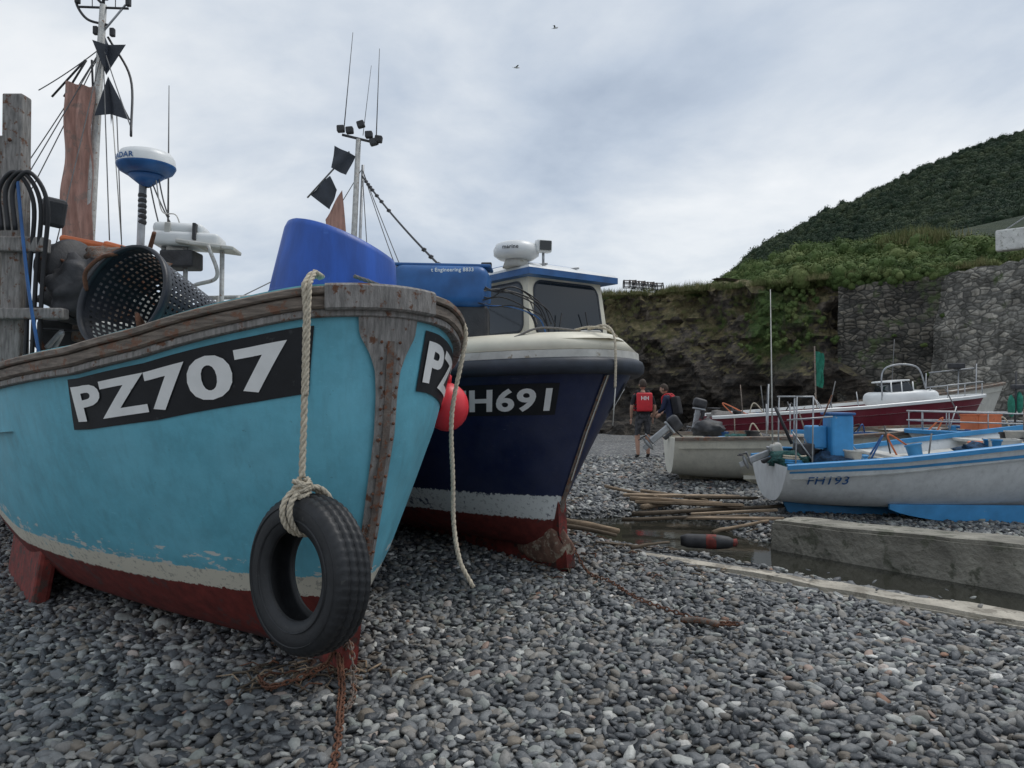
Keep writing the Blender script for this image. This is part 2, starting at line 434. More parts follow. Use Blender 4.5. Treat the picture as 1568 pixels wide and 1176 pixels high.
c=g.ramp(sepc.outputs[0],[(0,(.06,.065,.07)),(.4,(.13,.135,.14)),(.75,(.23,.235,.23)),(.95,(.32,.30,.27)),(1,(.5,.49,.46))])
c=g.mix(g.ramp(v2.outputs[0],[(0,1.),(.12,0.)]),c,(.03,.03,.03))
c=g.mix(1,c,g.ramp(g.noise(co_,.9,4),[(.3,.75),(.7,1.1)]),'MULTIPLY')
g.put(b.inputs['Base Color'],c); b.inputs['Roughness'].default_value=.75
g.l(g.bump(v2.outputs[0],.9,.03),b.inputs['Normal'])
mb=MB(); mb.add(vs,fs,m,True); mb.obj('shingle_beach_ground')
m,g,b=newmat('stream_water'); b.inputs['Base Color'].default_value=(.03,.03,.024,1); b.inputs['Roughness'].default_value=.04
g.l(g.bump(g.noise(g.coord('Object'),14,3),.12,.01),b.inputs['Normal'])
mb=MB(); mb.add([(-.6,3,-.085),(8.2,0.5,-.085),(8.2,8,-.085),(5,11,-.085),(-.6,11,-.085)],[(0,1,2,3,4)],m); mb.obj('stream_water')
# pebbles
m,g,b=newmat('pebble_stone')
oi=g.n('ShaderNodeObjectInfo'); r=oi.outputs['Random']
c=g.ramp(r,[(0,(.035,.038,.043)),(.18,(.075,.080,.086)),(.40,(.145,.152,.156)),(.60,(.235,.24,.238)),(.74,(.20,.17,.135)),(.84,(.34,.34,.325)),(.93,(.25,.27,.245)),(.98,(.64,.63,.59)),(1,(.26,.14,.09))])
nn=g.noise(g.coord('Object'),2.2,6,.7)
c=g.mix(1,c,g.ramp(nn,[(.3,.70),(.7,1.22)]),'MULTIPLY')
ve=g.noise(g.coord('Object',(1,1,5)),1.7,3,.5,.6)
c=g.mix(g.math('MULTIPLY',g.ramp(ve,[(.60,0.),(.63,1.)]),.35),c,(.42,.42,.40))
geo=g.n('ShaderNodeNewGeometry'); wet=g.noise(geo.outputs['Position'],.55,4,.55)
c=g.mix(1,c,g.ramp(wet,[(.36,.70),(.6,1.08)]),'MULTIPLY')
g.put(b.inputs['Base Color'],c); g.put(b.inputs['Roughness'],g.math('ADD',.45,g.math('MULTIPLY',r,.3)))
g.l(g.bump(g.noise(g.coord('Object'),7,4),.2,.05),b.inputs['Normal'])
M_peb=m
prs=[]
for k in range(12):
    bm=bmesh.new(); bmesh.ops.create_icosphere(bm,subdivisions=2,radius=.5)
    fl=random.uniform(.26,.55); wd=random.uniform(.5,.88); o=Vector((k*7.1,0,0))
    vs=[]
    for v in bm.verts:
        q=v.co.normalized(); rr=.5*(1+.42*noise.noise(q*1.3+o)+.12*noise.noise(q*3.1+o))
        q=Vector([math.copysign(abs(a)**.8,a) for a in q]).normalized()*1.0
        vs.append((q.x*rr,q.y*rr*wd,q.z*rr*fl))
    fs=[[v.index for v in f.verts] for f in bm.faces]; bm.free()
    prs.append(proto('pebble_shape',vs,fs,M_peb,True))
STRIP=[(1.23,6.84),(3.26,4.75),(3.76,5.40),(1.10,7.25)]
WALLP=[(2.65,7.7),(5.5,4.15),(5.95,4.5),(3.05,8.05)]
pts=[];rots=[];scs=[]
def inpoly(x,y,P):
    c=False;j=len(P)-1
    for i in range(len(P)):
        if ((P[i][1]>y)!=(P[j][1]>y)) and x<(P[j][0]-P[i][0])*(y-P[i][1])/(P[j][1]-P[i][1])+P[i][0]: c=not c
        j=i
    return c
for (ya,yb,stp,s0,s1) in [(1.7,6.2,.040,.030,.110),(6.2,10.5,.052,.040,.11),(10.5,18,.085,.07,.14)]:
    y=ya
    while y<yb:
        X=.78*y+1.2; x=-X
        while x<X:
            px=x+random.uniform(-.6,.6)*stp; py=y+random.uniform(-.6,.6)*stp
            x+=stp
            if y<12 and inpoly(px,py,STRIP) and random.random()<.985: continue
            s=random.triangular(s0,s1,s0+(s1-s0)*.25)
            if random.random()<.010: s*=1.5
            z=gh(px,py)
            if y<12 and inpoly(px,py,STRIP): z=.05; s*=.5
            pts.append((px,py,z+random.uniform(0.0,.02)))
            rots.append((random.gauss(0,.34),random.gauss(0,.34),random.uniform(0,6.3)))
            scs.append((s,s,s))
        y+=stp
scatter('shingle_pebbles',pts,rots,scs,prs)
M_conc=mat('pale_concrete',(.42,.385,.32),.9,.3,4,bump=.9,bd=.02,rust=(.24,.215,.175),rthr=.52)
M_concd=mat('weathered_concrete',(.25,.235,.195),.9,.4,3,bump=.9,bd=.03,rust=(.12,.12,.09),rthr=.54)
def prism(mb,poly,z0,z1,m,rg=1):
    n=len(poly)
    zt=z1 if isinstance(z1,(list,tuple)) else [z1]*n
    vs=[(x,y,z0) for x,y in poly]+[(x,y,z) for (x,y),z in zip(poly,zt)]
    bm=bmesh.new(); V=[bm.verts.new(p) for p in vs]
    bm.faces.new(V[:n][::-1]); bm.faces.new(V[n:])
    for i in range(n): bm.faces.new((V[i],V[(i+1)%n],V[n+(i+1)%n],V[n+i]))
    bmesh.ops.bevel(bm,geom=bm.edges[:],offset=.03,segments=2,affect='EDGES')
    for _ in range(5): bmesh.ops.subdivide_edges(bm,edges=[e for e in bm.edges if e.calc_length()>.10],cuts=1,use_grid_fill=True)
    for v in bm.verts: v.co+=(noise.noise_vector(v.co*2)*.012+noise.noise_vector(v.co*12)*.009)*rg
    mb.bm(bm,m,False)
mb=MB(); prism(mb,[(1.18,6.88),(7.4,.65),(7.8,1.15),(1.05,7.22)],-.3,[.03,.06,.06,.03],M_conc,1.6); mb.obj('concrete_slipway_edge')
mb=MB(); prism(mb,WALLP,-.3,[.21,.40,.40,.19],M_concd); mb.obj('concrete_slipway_wall')
# ------------------------------------------------------------------ BOAT 1
TH1=R(50)
b1=empty('fishing_boat',(-.6,3.7,0),-TH1)
def L1(s,p,z): return b1.matrix_basis@Vector((-s,-p,z))
H1=Hull(8,1.4,3.0,[(0,1.96),(.12,1.94),(.3,1.885),(.8,1.76),(1.3,1.685),(2.6,1.605),(5,1.5),(8,1.58)],[(0,.58),(.3,.42),(.6,.27),(1.3,.08),(2.1,0)],zk=.04,e0=.29,e1=.15)
M_h1=hull_mat('turquoise_hull_paint',(.135,.44,.55),(.66,.62,.51),(.17,.025,.019),.43,.545,under=(.13,.40,.48),uthr=.62,edge=.06,peel=True)
mb=MB(); H1.mesh(mb,M_h1); mb.obj('hull',b1)
mb=MB(); P,N=H1.rail()
mb.sweep(P,N,[(-.05,-.035),(.03,-.035),(.045,-.025),(.045,.02),(.03,.03),(-.05,.03)],M_wood)
mb.sweep(P,N,[(-.05,.031),(.05,.031),(.06,.038),(.06,.062),(.05,.07),(-.06,.07)],M_wood)
mb.sweep(P,N,[(-.02,-.075),(.02,-.075),(.028,-.07),(.028,-.045),(.02,-.036),(-.02,-.036)],M_woodg)
mb.sweep(P,N,[(-.10,.071),(.01,.071),(.01,.084),(-.10,.084)],M_turqd)
T_=[-.0055+.0150*(i/60) for i in range(61)]
Pb=[];Nb=[]
for tt in T_:
    sd=-1 if tt>0 else 1
    p=H1.pt(abs(tt),1,sd); p2=H1.pt(abs(tt)+2e-4,1,sd)
    d_=p2-p; d_.z=0; d_.normalize(); q=Vector((d_.y,-d_.x,0))
    if q.dot(p-Vector((-3,0,p.z)))<0: q=-q
    Pb.append(p);Nb.append(q)
mb.sweep(Pb,Nb,[(-.05,-.045),(.055,-.045),(.068,-.035),(.070,.07),(.058,.082),(-.05,.082)],M_woodg)
mb.obj('rubbing_rail',b1)
mb=MB(); H1.deck(mb,M_turqd,-.02,t1=.30); H1.deck(mb,M_whtd,-.35,t0=.30,t1=.99); mb.obj('deck',b1)
mb=MB()
wf=lambda z: float(np.interp(z,[0.4,1.5,1.62,1.70,1.80,1.95],[.085,.115,.135,.19,.30,.33]))
H1.stemstrip(mb,M_woodg,wf,.27,.965,off=.022)
H1.stemstrip(mb,M_rustg,lambda z:.035,.27,.9,off=.034)
for k in range(15):
    v=.29+k*.044+random.uniform(-.008,.008)
    for sd in (-1,1):
        p=H1.surf(.045,v,sd,.035); mb.ball(p,.009,M_rust,1)
mb.obj('stem_post',b1)
mb=MB(); H1.panel(mb,.40,1.98,.775,.943,-1,M_blk,sl=-.06); H1.panel(mb,.24,1.8,.775,.943,1,M_blk)
mb.obj('number_board',b1)
mb=MB(); H1.lettering(mb,'PZ707',.47,1.90,.799,.919,-1,M_white,bold=.035); H1.lettering(mb,'PZ707',.28,1.70,.799,.919,1,M_white,bold=.035)
mb.obj('registration_number',b1)
mb=MB(); keel_plate(mb,[(.30,.6),(.38,.3),(.42,.1),(.46,-.08),(7.6,-.06),(7.6,.3),(1.2,.2),(.8,.3),(.5,.6)],.10,M_redp)
mb.box((.5,.13,.06),(-.68,0,-.03),M_rustg,bev=.01)
for sd in (-1,1):
    mb.box((1.3,.11,.62),(-3.62,sd*1.05,.20),M_redp,rot=(sd*.14,0.03,0),bev=.03,taper=1.05)
    mb.box((1.3,.15,.05),(-3.62,sd*1.09,-.05),M_rustg,bev=.01)
mb.obj('keel',b1)
# tyre
mb=MB(); n=162
prof=[(.20,-.075),(.235,-.088),(.28,-.095),(.325,-.088),(.345,-.07),(.352,-.045),(.343,-.042),(.343,-.036),(.356,-.033),(.357,-.006),(.346,-.004),(.346,.004),(.357,.006),(.356,.033),(.343,.036),(.343,.042),(.352,.045),(.345,.07),(.325,.088),(.28,.095),(.235,.088),(.20,.075),(.195,.06),(.23,.055),(.30,.05),(.335,0),(.30,-.05),(.23,-.055),(.195,-.06)]
vs=[]
for (r_,z_) in prof:
    for k in range(n):
        a=2*math.pi*(k+ (z_*14 if r_>.338 else 0))/n; rr=r_
        if r_>.338 and k%3==0: rr-=.005
        vs.append((rr*math.cos(a),rr*math.sin(a),z_))
q=len(prof); fs=[(i*n+k,i*n+(k+1)%n,((i+1)%q)*n+(k+1)%n,((i+1)%q)*n+k) for i in range(q) for k in range(n)]
TY=Vector((-.945,3.46,.675)); TD=(-.62,-.78,.05)
TS=Matrix.Scale(1.03,4)
mb.add(vs,fs,M_rub,True,aim(TY,TD)@TS)
for rr in (.245,.305):
    mb.lathe([(rr-.004,.089),(rr,.0975),(rr+.004,.089)],M_rub,aim(TY,TD)@TS,96)
mb.obj('tyre_fender',b1,world=True)
mb=MB()
topr=Vector((-.955,3.475,1.975))
mb.rope([topr+Vector((.02,.16,.10)),topr+Vector((.0,.06,.10)),topr+Vector((-.01,-.015,.04)),topr+Vector((0,-.02,-.1)),(-.962,3.45,1.4),(-.968,3.44,1.12)],.016,M_rope)
mb.rope([topr+Vector((.035,.14,.10)),topr+Vector((.02,.05,.11)),topr+Vector((.015,-.02,.04)),topr+Vector((.012,-.03,-.12)),(-.95,3.44,1.5)],.012,M_rope)
ax=Vector(TD).normalized()
tc_=TY+Vector((0,0,.29))
loop=[tc_+ax*(.12*math.cos(a))+Vector((0,0,1))*(.11*math.sin(a)) for a in [math.pi/2+2*math.pi*k/24 for k in range(25)]]
loop=[Vector((-.968,3.44,1.12))]+loop
for dx in (-.016,.016):
    mb.rope([p+Vector((dx,0,0)) for p in loop],.014,M_rope)
for k in range(5):
    a=k*.9; c=Vector((-.966,3.43,1.10-.018*k))
    mb.rope([c+Vector((.035*math.cos(t+a),.03*math.sin(t+a),.008*math.sin(2*t))) for t in [2*math.pi*j/10 for j in range(11)]],.012,M_rope)
pr=L1(.34,-.70,1.89)
mb.rope(smooth_path([pr+Vector((-.22,-.05,.08)),pr+Vector((-.08,0,.07)),pr+Vector((.01,-.02,-.03)),(-.35,4.35,1.4),(-.345,4.36,1.0),(-.34,4.36,.75),(-.30,4.30,.55),(-.22,4.28,.40)]),.014,M_rope)
mb.obj('mooring_rope',b1,world=True)
# barrel
mb=MB()
TB=aim((-1.08,4.4,1.80),(.10,.02,1))
prof=[(0,.0),(.38,.0),(.39,.02),(.382,.06),(.368,.3),(.325,.64),(.312,.675),(.28,.685),(.0,.69)]
mb.lathe(prof,M_blue,TB,56)
mb.lathe([(.372,.25),(.374,.262),(.3675,.275)],M_blue,TB,56)
o=mb.obj('blue_barrel',b1,world=True)
MW=b1.matrix_basis
for v in o.data.vertices:
    wv=MW@v.co
    if wv.z>1.95:
        k=(wv.z-1.95)/.6; u_=max(0,wv.x+1.22); wv.z-= k*(u_*.16+u_*u_*.34)
        v.co=MW.inverted()@wv
# perforated basket
mb=MB(); nu,nh=52,17
def bring(rr,z): return [Vector((rr*math.cos(2*math.pi*k/nu),rr*math.sin(2*math.pi*k/nu),z)) for k in range(nu)]
rings=[bring(.335-.085*j/nh,-.74*j/nh) for j in range(nh+1)]
def cells(A,B,hole):
    vs=[];fs=[]
    for k in range(nu):
        c4=[A[k],A[(k+1)%nu],B[(k+1)%nu],B[k]]; cen=sum(c4,Vector())/4; o_=len(vs)
        vs+=c4
        if hole:
            vs+=[p.lerp(cen,.54) for p in c4]
            fs+=[(o_+i,o_+(i+1)%4,o_+4+(i+1)%4,o_+4+i) for i in range(4)]
        else: fs.append((o_,o_+1,o_+2,o_+3))
    return vs,fs
BK=aim((-2.46,4.70,2.12),(-.33,-.90,.27))
for j in range(nh):
    v_,f_=cells(rings[j],rings[j+1],0<j<nh-1); mb.add(v_,f_,M_rubp,False,BK)
pr_=rings[nh]
for j,rr in enumerate((.20,.15,.10,.05)):
    cu_=bring(rr,-.74); v_,f_=cells(pr_,cu_,j in (0,1,2)); mb.add(v_,f_,M_rubp,False,BK); pr_=cu_
mb.lathe([(.05,-.74),(0,-.74)],M_rubp,BK,nu)
mb.lathe([(.333,-.045),(.345,-.045),(.358,.0),(.350,.024),(.332,.018)],M_rubp,BK,56,close=True)
mb.lathe([(.249,-.77),(.258,-.76),(.258,-.70),(.251,-.695)],M_rubp,BK,56,close=True)
mb.tube([BK@Vector(p) for p in smooth_path([(-.02,-.18,-.35),(-.02,-.08,-.18),(.07,-.10,-.08),(.08,-.2,-.12),(.0,-.26,-.2)])],.016,M_rust,8)
mb.tube([BK@Vector(p) for p in smooth_path([(-.33,.06,.0),(-.30,.16,.06),(-.22,.26,.05),(-.14,.31,.0)])],.014,M_rust,8)
bk=mb.obj('fish_basket',b1,world=True)
# timber gantry
mb=MB()
mb.box((.15,.12,2.2),(-3.74,5.6,2.66),M_woodg,bev=.012)
mb.box((.10,.10,2.0),(-3.98,5.75,2.5),M_woodg,rot=(0,.02,0),bev=.012)
mb.box((.7,.10,.11),(-3.8,5.52,2.62),M_woodg,rot=(0,.03,0),bev=.012)
mb.box((.8,.10,.08),(-3.7,5.5,2.10),M_woodg,bev=.012)
mb.tube([(-4.3,5.9,1.6),(-4.25,5.9,3.5)],.045,M_woodg,8)
for z in (2.6,2.66,2.1,3.1,3.4): mb.ball((-3.74,5.52,z),.016,M_rust,1)
mb.obj('timber_gantry',b1,world=True)
mb=MB()
mb.lathe([(0,-.12),(.20,-.12),(.22,-.09),(.10,-.03),(.10,.03),(.22,.09),(.20,.12),(0,.12)],M_dark,aim((-3.52,5.9,2.50),(1,-.6,.1)),28)
mb.box((.3,.28,.45),(-3.40,6.1,2.15),M_rustg,rot=(.1,.1,.4),bev=.02)
mb.box((.16,.16,.22),(-3.52,5.7,2.9),M_dark,rot=(.2,.1,.7),bev=.03)
mb.box((.75,.4,.3),(-3.5,6.2,1.95),M_dark,rot=(0,0,.5),bev=.03)
mb.ball((-3.1,5.95,2.5),(.33,.25,.17),M_rustg,4,nz=.4)
mb.ball((-3.3,5.8,2.3),(.3,.25,.25),M_dark,4,nz=.4)
mb.box((.7,.4,.25),(-2.75,5.6,1.90),M_whtd,rot=(0,.0,.5),bev=.03)
for dx in (0,.05,-.05):
    mb.tube(smooth_path([(-3.55+dx,5.5,1.7),(-3.52+dx,5.5,2.4),(-3.46+dx,5.45,2.9),(-3.56+dx,5.4,3.12),(-3.68+dx,5.4,3.0),(-3.66+dx,5.4,2.7)]),.016,M_cable,8)
mb.tube(smooth_path([(-3.42,5.4,1.75),(-3.50,5.4,2.2),(-3.55,5.4,2.6),(-3.60,5.4,3.08)]),.012,M_blue2,8)
for k in range(50):
    c=Vector((-3.35+random.uniform(-.4,.55),5.75+random.uniform(-.2,.4),2.25+random.uniform(-.4,.42)))
    mb.tube(smooth_path([c,c+Vector((random.uniform(-.2,.2),random.uniform(-.1,.1),random.uniform(-.2,.15))),c+Vector((random.uniform(-.25,.25),.05,random.uniform(-.25,.1)))]),random.uniform(.006,.022),random.choice([M_dark,M_rustg,M_rust,M_dark,M_cable,M_metal]),6)
mb.obj('pot_hauler',b1,world=True)
mb=MB()
mb.box((.42,.4,.07),(-3.92,6.9,2.88),M_or,rot=(0,.15,.3),bev=.03)
mb.box((.5,.4,.5),(-3.9,7.0,2.57),M_dark,rot=(0,0,.3),bev=.03)
mb.box((.26,.3,.08),(-3.60,6.8,2.83),M_or,rot=(.1,.2,.5),bev=.03)
mb.box((1.1,.9,1.2),(-3.9,7.4,1.9),M_whtd,rot=(0,0,R(40)),bev=.05)
mb.obj('engine_cover',b1,world=True)
mb=MB()
mb.box((.58,.34,.13),(-2.95,6.8,2.90),M_wht,rot=(0,.03,.15),bev=.04,seg=3)
mb.box((.44,.30,.12),(-3.02,6.8,2.995),M_wht,rot=(0,.03,.15),bev=.05,seg=3)
mb.box((.50,.30,.035),(-2.75,6.75,2.84),M_whtd,rot=(0,.12,.1),bev=.01)
mb.box((.05,.35,.15),(-3.1,6.79,2.97),M_whtd,rot=(0,.03,.15),bev=.01)
mb.box((.03,.36,.15),(-2.86,6.79,2.96),M_dark,rot=(0,.03,.15),bev=.005)
for x in (-3.15,-2.95,-2.62):
    mb.tube([(x,6.7,1.6),(x,6.72,2.85)],.022,M_pipe,8)
mb.tube(smooth_path([(-2.7,6.6,2.83),(-2.62,6.6,2.55),(-2.85,6.6,2.45),(-2.9,6.6,2.2)]),.018,M_pipe,8)
mb.box((.30,.25,.16),(-3.0,6.75,2.72),M_dark,bev=.02)
mb.obj('life_raft_canister',b1,world=True)
def radome(mb,c,r,h,mw,mb_):
    M=Matrix.Translation(c)
    mb.lathe([(0,h*.5),(r*.55,h*.48),(r*.85,h*.38),(r*.97,h*.18),(r,-.02)],mw,M,40)
    mb.lathe([(r,-.02),(r*1.0,-.03),(r*.98,-.04)],mb_,M,40)
    mb.lathe([(r*.98,-.04),(r*.90,-h*.30),(r*.70,-h*.42),(r*.4,-h*.5),(0,-h*.5)],mb_,M,40)
mb=MB(); rc=Vector((-3.45,7.0,3.68))
radome(mb,rc,.26,.25,M_wht,M_blue2)
mb.lathe([(.03,-.22),(.06,-.2),(.16,-.12),(.0,-.12)],M_blue2,Matrix.Translation(rc),20)
mb.tube([rc+Vector((-.03,0,-.18)),(-3.50,7.0,2.9),(-3.52,7.0,1.6)],.035,M_metal,10)
for k in range(6): mb.ball(rc+Vector((-.035,0,-.3-.05*k)),.04,M_dark,2)
for a,b_ in [((.03,0,-.16),(.18,0,-.75)),((.05,0,-.16),(.34,0,-.72)),((.12,0,-.14),(.22,0,-.5))]:
    mb.tube(sag(rc+Vector(a),rc+Vector(b_),.05),.007,M_line,5)
mb.tube(smooth_path([rc+Vector((.1,-.02,-.14)),rc+Vector((.16,-.02,-.45)),rc+Vector((.30,-.02,-.5)),rc+Vector((.36,0,-.78))]),.006,M_whtd,5)
vs_,fs_,asp=text_geo('RADAR',.03,.08)
tw=.055*asp
mb.add([rc+Vector((.2625*math.sin((x-.6)*tw/.26-.35),-.2625*math.cos((x-.6)*tw/.26-.35),-.01+y*.05)) for x,y in vs_],fs_,M_blue2)
mb.obj('radar_dome',b1,world=True)
# mast boat1
mb=MB(); mt=Vector((-4.42,8,5.72))
mb.tube([(-4.60,8,1.6),(-4.55,8,3.2),mt],[.06,.055,.035],M_pipe,10)
mb.tube([mt,mt+Vector((0,0,.6))],.018,M_dark,6)
mb.tube([mt+Vector((-.28,0,-.02)),mt+Vector((.27,0,-.04))],.014,M_dark,6)
mb.tube([mt+Vector((-.05,0,-.35)),mt+Vector((.24,0,-.0))],.012,M_metal,6)
mb.tube(smooth_path([mt+Vector((.05,0,-.22)),mt+Vector((-.18,0,-.15)),mt+Vector((-.30,0,.05)),mt+Vector((-.22,0,.2)),mt+Vector((.0,0,.0))]),.014,M_dark,6)
for x,z in ((-.28,.06),(-.2,.14),(.27,.03),(.02,.1),(.1,-.3),(-.08,-.28)): mb.box((.05,.05,.09),mt+Vector((x,0,z)),M_dark,bev=.01)
for x in (-.12,.13): mb.tube([mt+Vector((x,0,-.02)),mt+Vector((x*1.05,0,.75))],.005,M_line,5)
mb.tube([mt+Vector((-.33,0,-1.0)),mt+Vector((.1,0,-1.1))],.012,M_metal,6)
def dayshape(mb,c,s,rot=0,up=True,dn=True,tilt=0,wd=1.0):
    M=Matrix.Translation(c)@Matrix.Rotation(tilt,4,'Y')
    for a in (rot,rot+math.pi/2):
        dx,dy=math.cos(a)*wd,math.sin(a)*wd
        for z0,ok in ((-1,dn),(1,up)):
            if ok: mb.add([(0,0,0),(-dx*s,-dy*s,z0*s*1.6),(-.1*dx*s,-.1*dy*s,z0*s*1.48),(dx*s,dy*s,z0*s*1.65)],[(0,1,2),(0,2,3)],M_nvr,False,M)
dayshape(mb,mt+Vector((.08,-.08,-.80)),.22,.25,dn=False,tilt=.08,wd=.75)
dayshape(mb,mt+Vector((.10,-.08,-.81)),.28,.6,up=False,tilt=-.12,wd=.62)
mb.obj('mast',b1,world=True)
mb=MB()
vs=[];fs=[]
for j in range(25):
    z=3.02+(4.80-3.02)*j/24; wd=.38-.05*j/24
    for i in range(11):
        u=i/10; vs.append((-4.84+.04*j/24+wd*u+.012*math.sin(j*.6), 7.93+.035*math.sin(u*16+j*.1)+.02*math.sin(j*.5+u*3), z+.06*(1-u)*(j==24)))
for j in range(24):
    for i in range(10): fs.append((j*11+i,j*11+i+1,(j+1)*11+i+1,(j+1)*11+i))
mb.add(vs,fs,M_sail,True)
mb.obj('furled_sail',b1,world=True)
mb=MB()
A=mt+Vector((0,0,-.45))
for e in [(-5.6,8.2,3.2),(-5.5,7.5,2.7),(-3.9,7.2,3.0),(-3.55,6.9,4.0),(-4.3,7.0,2.9),(-5.4,8.2,4.0),(-5.05,7.9,4.75)]:
    mb.tube(sag(A,e,.02),.006,M_line,5)
mb.tube(smooth_path([A+Vector((.05,0,.1)),A+Vector((.3,0,-.35)),(-3.75,7.3,4.05)]),.013,M_cable,5)
for x0,x1 in ((-.32,-.55),(-.30,-.42),(-.2,-.1)):
    mb.tube([mt+Vector((x0*.6,0,-.6)),mt+Vector((x1,0,-1.0))],.012,M_dark,5)
mb.tube([mt+Vector((.1,0,-1.1)),(-4.2,8,3.1)],.006,M_whtd,5)
mb.tube([mt+Vector((.15,0,-1.1)),(-4.15,7.9,3.1)],.006,M_line,5)
mb.tube([(-3.38,7.3,2.9),(-3.38,7.3,4.55)],[.012,.004],M_line,6)
for x in (-2.3,-2.12): mb.tube([(x-.5,6.9,1.6),(x-.42,6.9,2.42)],.02,M_pipe,6)
mb.tube([(-2.85,6.9,2.4),(-2.2,7.5,2.5)],.02,M_pipe,6)
mb.tube(sag((-2.1,9.9,3.6),(-2.75,6.9,2.3),.02),.006,M_line,5)
mb.obj('rigging',b1,world=True)
mb=MB()
fb=Vector((-.44,5.02,1.42)); mb.ball(fb,(.15,.15,.165),M_red,3); mb.lathe([(0,.0),(.03,0),(.035,.05),(.02,.07),(0,.07)],M_red,Matrix.Translation(fb+Vector((0,0,.155))),12)
mb.tube([fb+Vector((0,0,.2)),(-.48,4.95,1.78)],.008,M_rope,6)
mb.obj('buoy_fender',b1,world=True)
mb=MB()
mb.rope(smooth_path([(-.95,3.75,2.04),(-.72,3.95,2.06),(-.6,3.95,2.03),(-.55,4.2,2.03),(-.72,4.1,2.10),(-.85,4.0,2.14)]),.012,M_roped)
mb.box((.5,.16,.05),(-.72,3.95,1.98),M_turqd,rot=(0,0,-.3),bev=.01)
mb.obj('bow_cleat',b1,world=True)
# chains
def chain(mb,pts,s,m):
    P=resample(pts,s*1.45)
    for i in range(len(P)-1):
        c=(P[i]+P[i+1])/2; M=aim(c,P[i+1]-P[i],(i%2)*math.pi/2+random.uniform(-.3,.3))
        q=[M@Vector((s*.55*math.cos(a),0,s*math.sin(a))) for a in [2*math.pi*k/12 for k in range(13)]]
        mb.tube(q,s*.2,m,6,cap=False)
def gz(x,y,o=.03): return Vector((x,y,gh(x,y)+o))
mb=MB()
chain(mb,smooth_path([(-.93,4.05,.12),(-.90,3.93,.08),gz(-.85,3.75,.04),gz(-.80,3.5,.05),gz(-.76,3.3,.04),gz(-.70,2.95,.05),gz(-.68,2.6,.04)]),.028,M_rust)
chain(mb,smooth_path([(-.96,4.05,.12),(-1.0,3.93,.07),gz(-1.2,3.75,.05),gz(-1.32,3.9,.04)]),.024,M_rust)
chain(mb,smooth_path([(-.90,4.02,.14),(-.84,3.9,.2),gz(-.78,3.7,.05),gz(-.76,3.45,.05)]),.024,M_rustg)
mb.obj('mooring_chain')
mb=MB()
chain(mb,smooth_path([(.52,6.4,.2),gz(.62,6.1,.05),gz(.75,5.8,.05),gz(.88,5.3,.05),gz(1.05,5.0,.05),gz(1.25,4.75,.05),gz(1.42,4.72,.05)]),.024,M_rust)
mb.tube(smooth_path([gz(1.1,4.85),gz(1.2,4.75,.06),gz(1.3,4.7,.05)]),.02,M_rustg,7)
mb.obj('mooring_chain')
# ------------------------------------------------------------------ BOAT 2
TH2=R(53)
b2=empty('fishing_boat',(.80,5.9,0),-TH2)
def L2(s,p,z): return b2.matrix_basis@Vector((-s,-p,z))
H2=Hull(8.5,1.38,3.0,[(0,1.74),(1,1.70),(3,1.58),(8.5,1.55)],[(0,.72),(.3,.66),(.6,.60),(1.2,.32),(1.8,0)],zk=.14,e0=.42,e1=.2)
M_h2=hull_mat('navy_hull_paint',(.007,.015,.060),(.70,.71,.69),(.17,.028,.022),.43,.64,under=(.02,.03,.08),rough=.3,uthr=.60,edge=.09)
mb=MB(); H2.mesh(mb,M_h2); mb.obj('hull',b2)
mb=MB(); P,N=H2.rail()
mb.sweep(P,N,[(-.03,-.07),(.045,-.07),(.075,-.04),(.08,.01),(.065,.045),(.04,.06),(-.03,.06)],M_nvr,True)
mb.sweep(P,N,[(-.03,.061),(.035,.061),(.03,.12),(-.03,.125)],M_whtd)
mb.obj('rubber_fendering',b2)
mb=MB(); mb.sweep(P,N,[(.02,.125),(-.10,.24),(-.16,.27),(-.18,.24),(-.05,.12)],M_cream,True); H2.deck(mb,M_cream,.215,t1=.4,camber=.10,inset=.12); H2.deck(mb,M_whtd,.0,t0=.4,inset=.1)
mb.obj('foredeck',b2)
M_foot=mat('scraped_forefoot',(.22,.12,.085),.8,.5,10,bump=.6,rust=(.45,.37,.28),rthr=.53)
mb=MB()
H2.stemstrip(mb,M_rustg,lambda z:float(np.interp(z,[.4,1.6],[.06,.05])),.22,.95,off=.012)
H2.stemstrip(mb,M_whtd,lambda z:.012,.4,.95,off=.02)
keel_plate(mb,[(.62,.62),(.60,.3),(.52,.2),(.50,.05),(.6,-.05),(8.2,-.05),(8.2,.3),(1.6,.2),(1.0,.4)],.09,M_redp)
mb.ball((-.88,0,.20),(.40,.085,.20),M_foot,4,nz=.12)
mb.obj('keel',b2)
mb=MB(); H2.panel(mb,.36,1.38,.755,.915,-1,M_blk); H2.lettering(mb,'FH691',.41,1.26,.775,.895,-1,M_white,bold=.03)
H2.panel(mb,.36,1.42,.755,.915,1,M_blk); H2.lettering(mb,'FH691',.42,1.36,.775,.895,1,M_white,bold=.03)
mb.obj('registration_number',b2)
mb=MB()
f0,f1=-1.08,-2.8
ya,yb=.02,1.04
zb,zt=1.85,2.62
def wh(x,y,z):
    k=(z-zb)/(zt-zb); xx=x
    if x==f0: xx=x-.10*k
    yy=y+(.05*k if y==ya else -.05*k)
    return Vector((xx,yy,z))
vs=[wh(x,y,z) for z in (zb,zt) for x,y in ((f0,ya),(f0,yb),(f1,yb),(f1,ya))]
mb.add(vs,[(0,1,5,4),(1,2,6,5),(2,3,7,6),(3,0,4,7),(4,5,6,7)],M_cream)
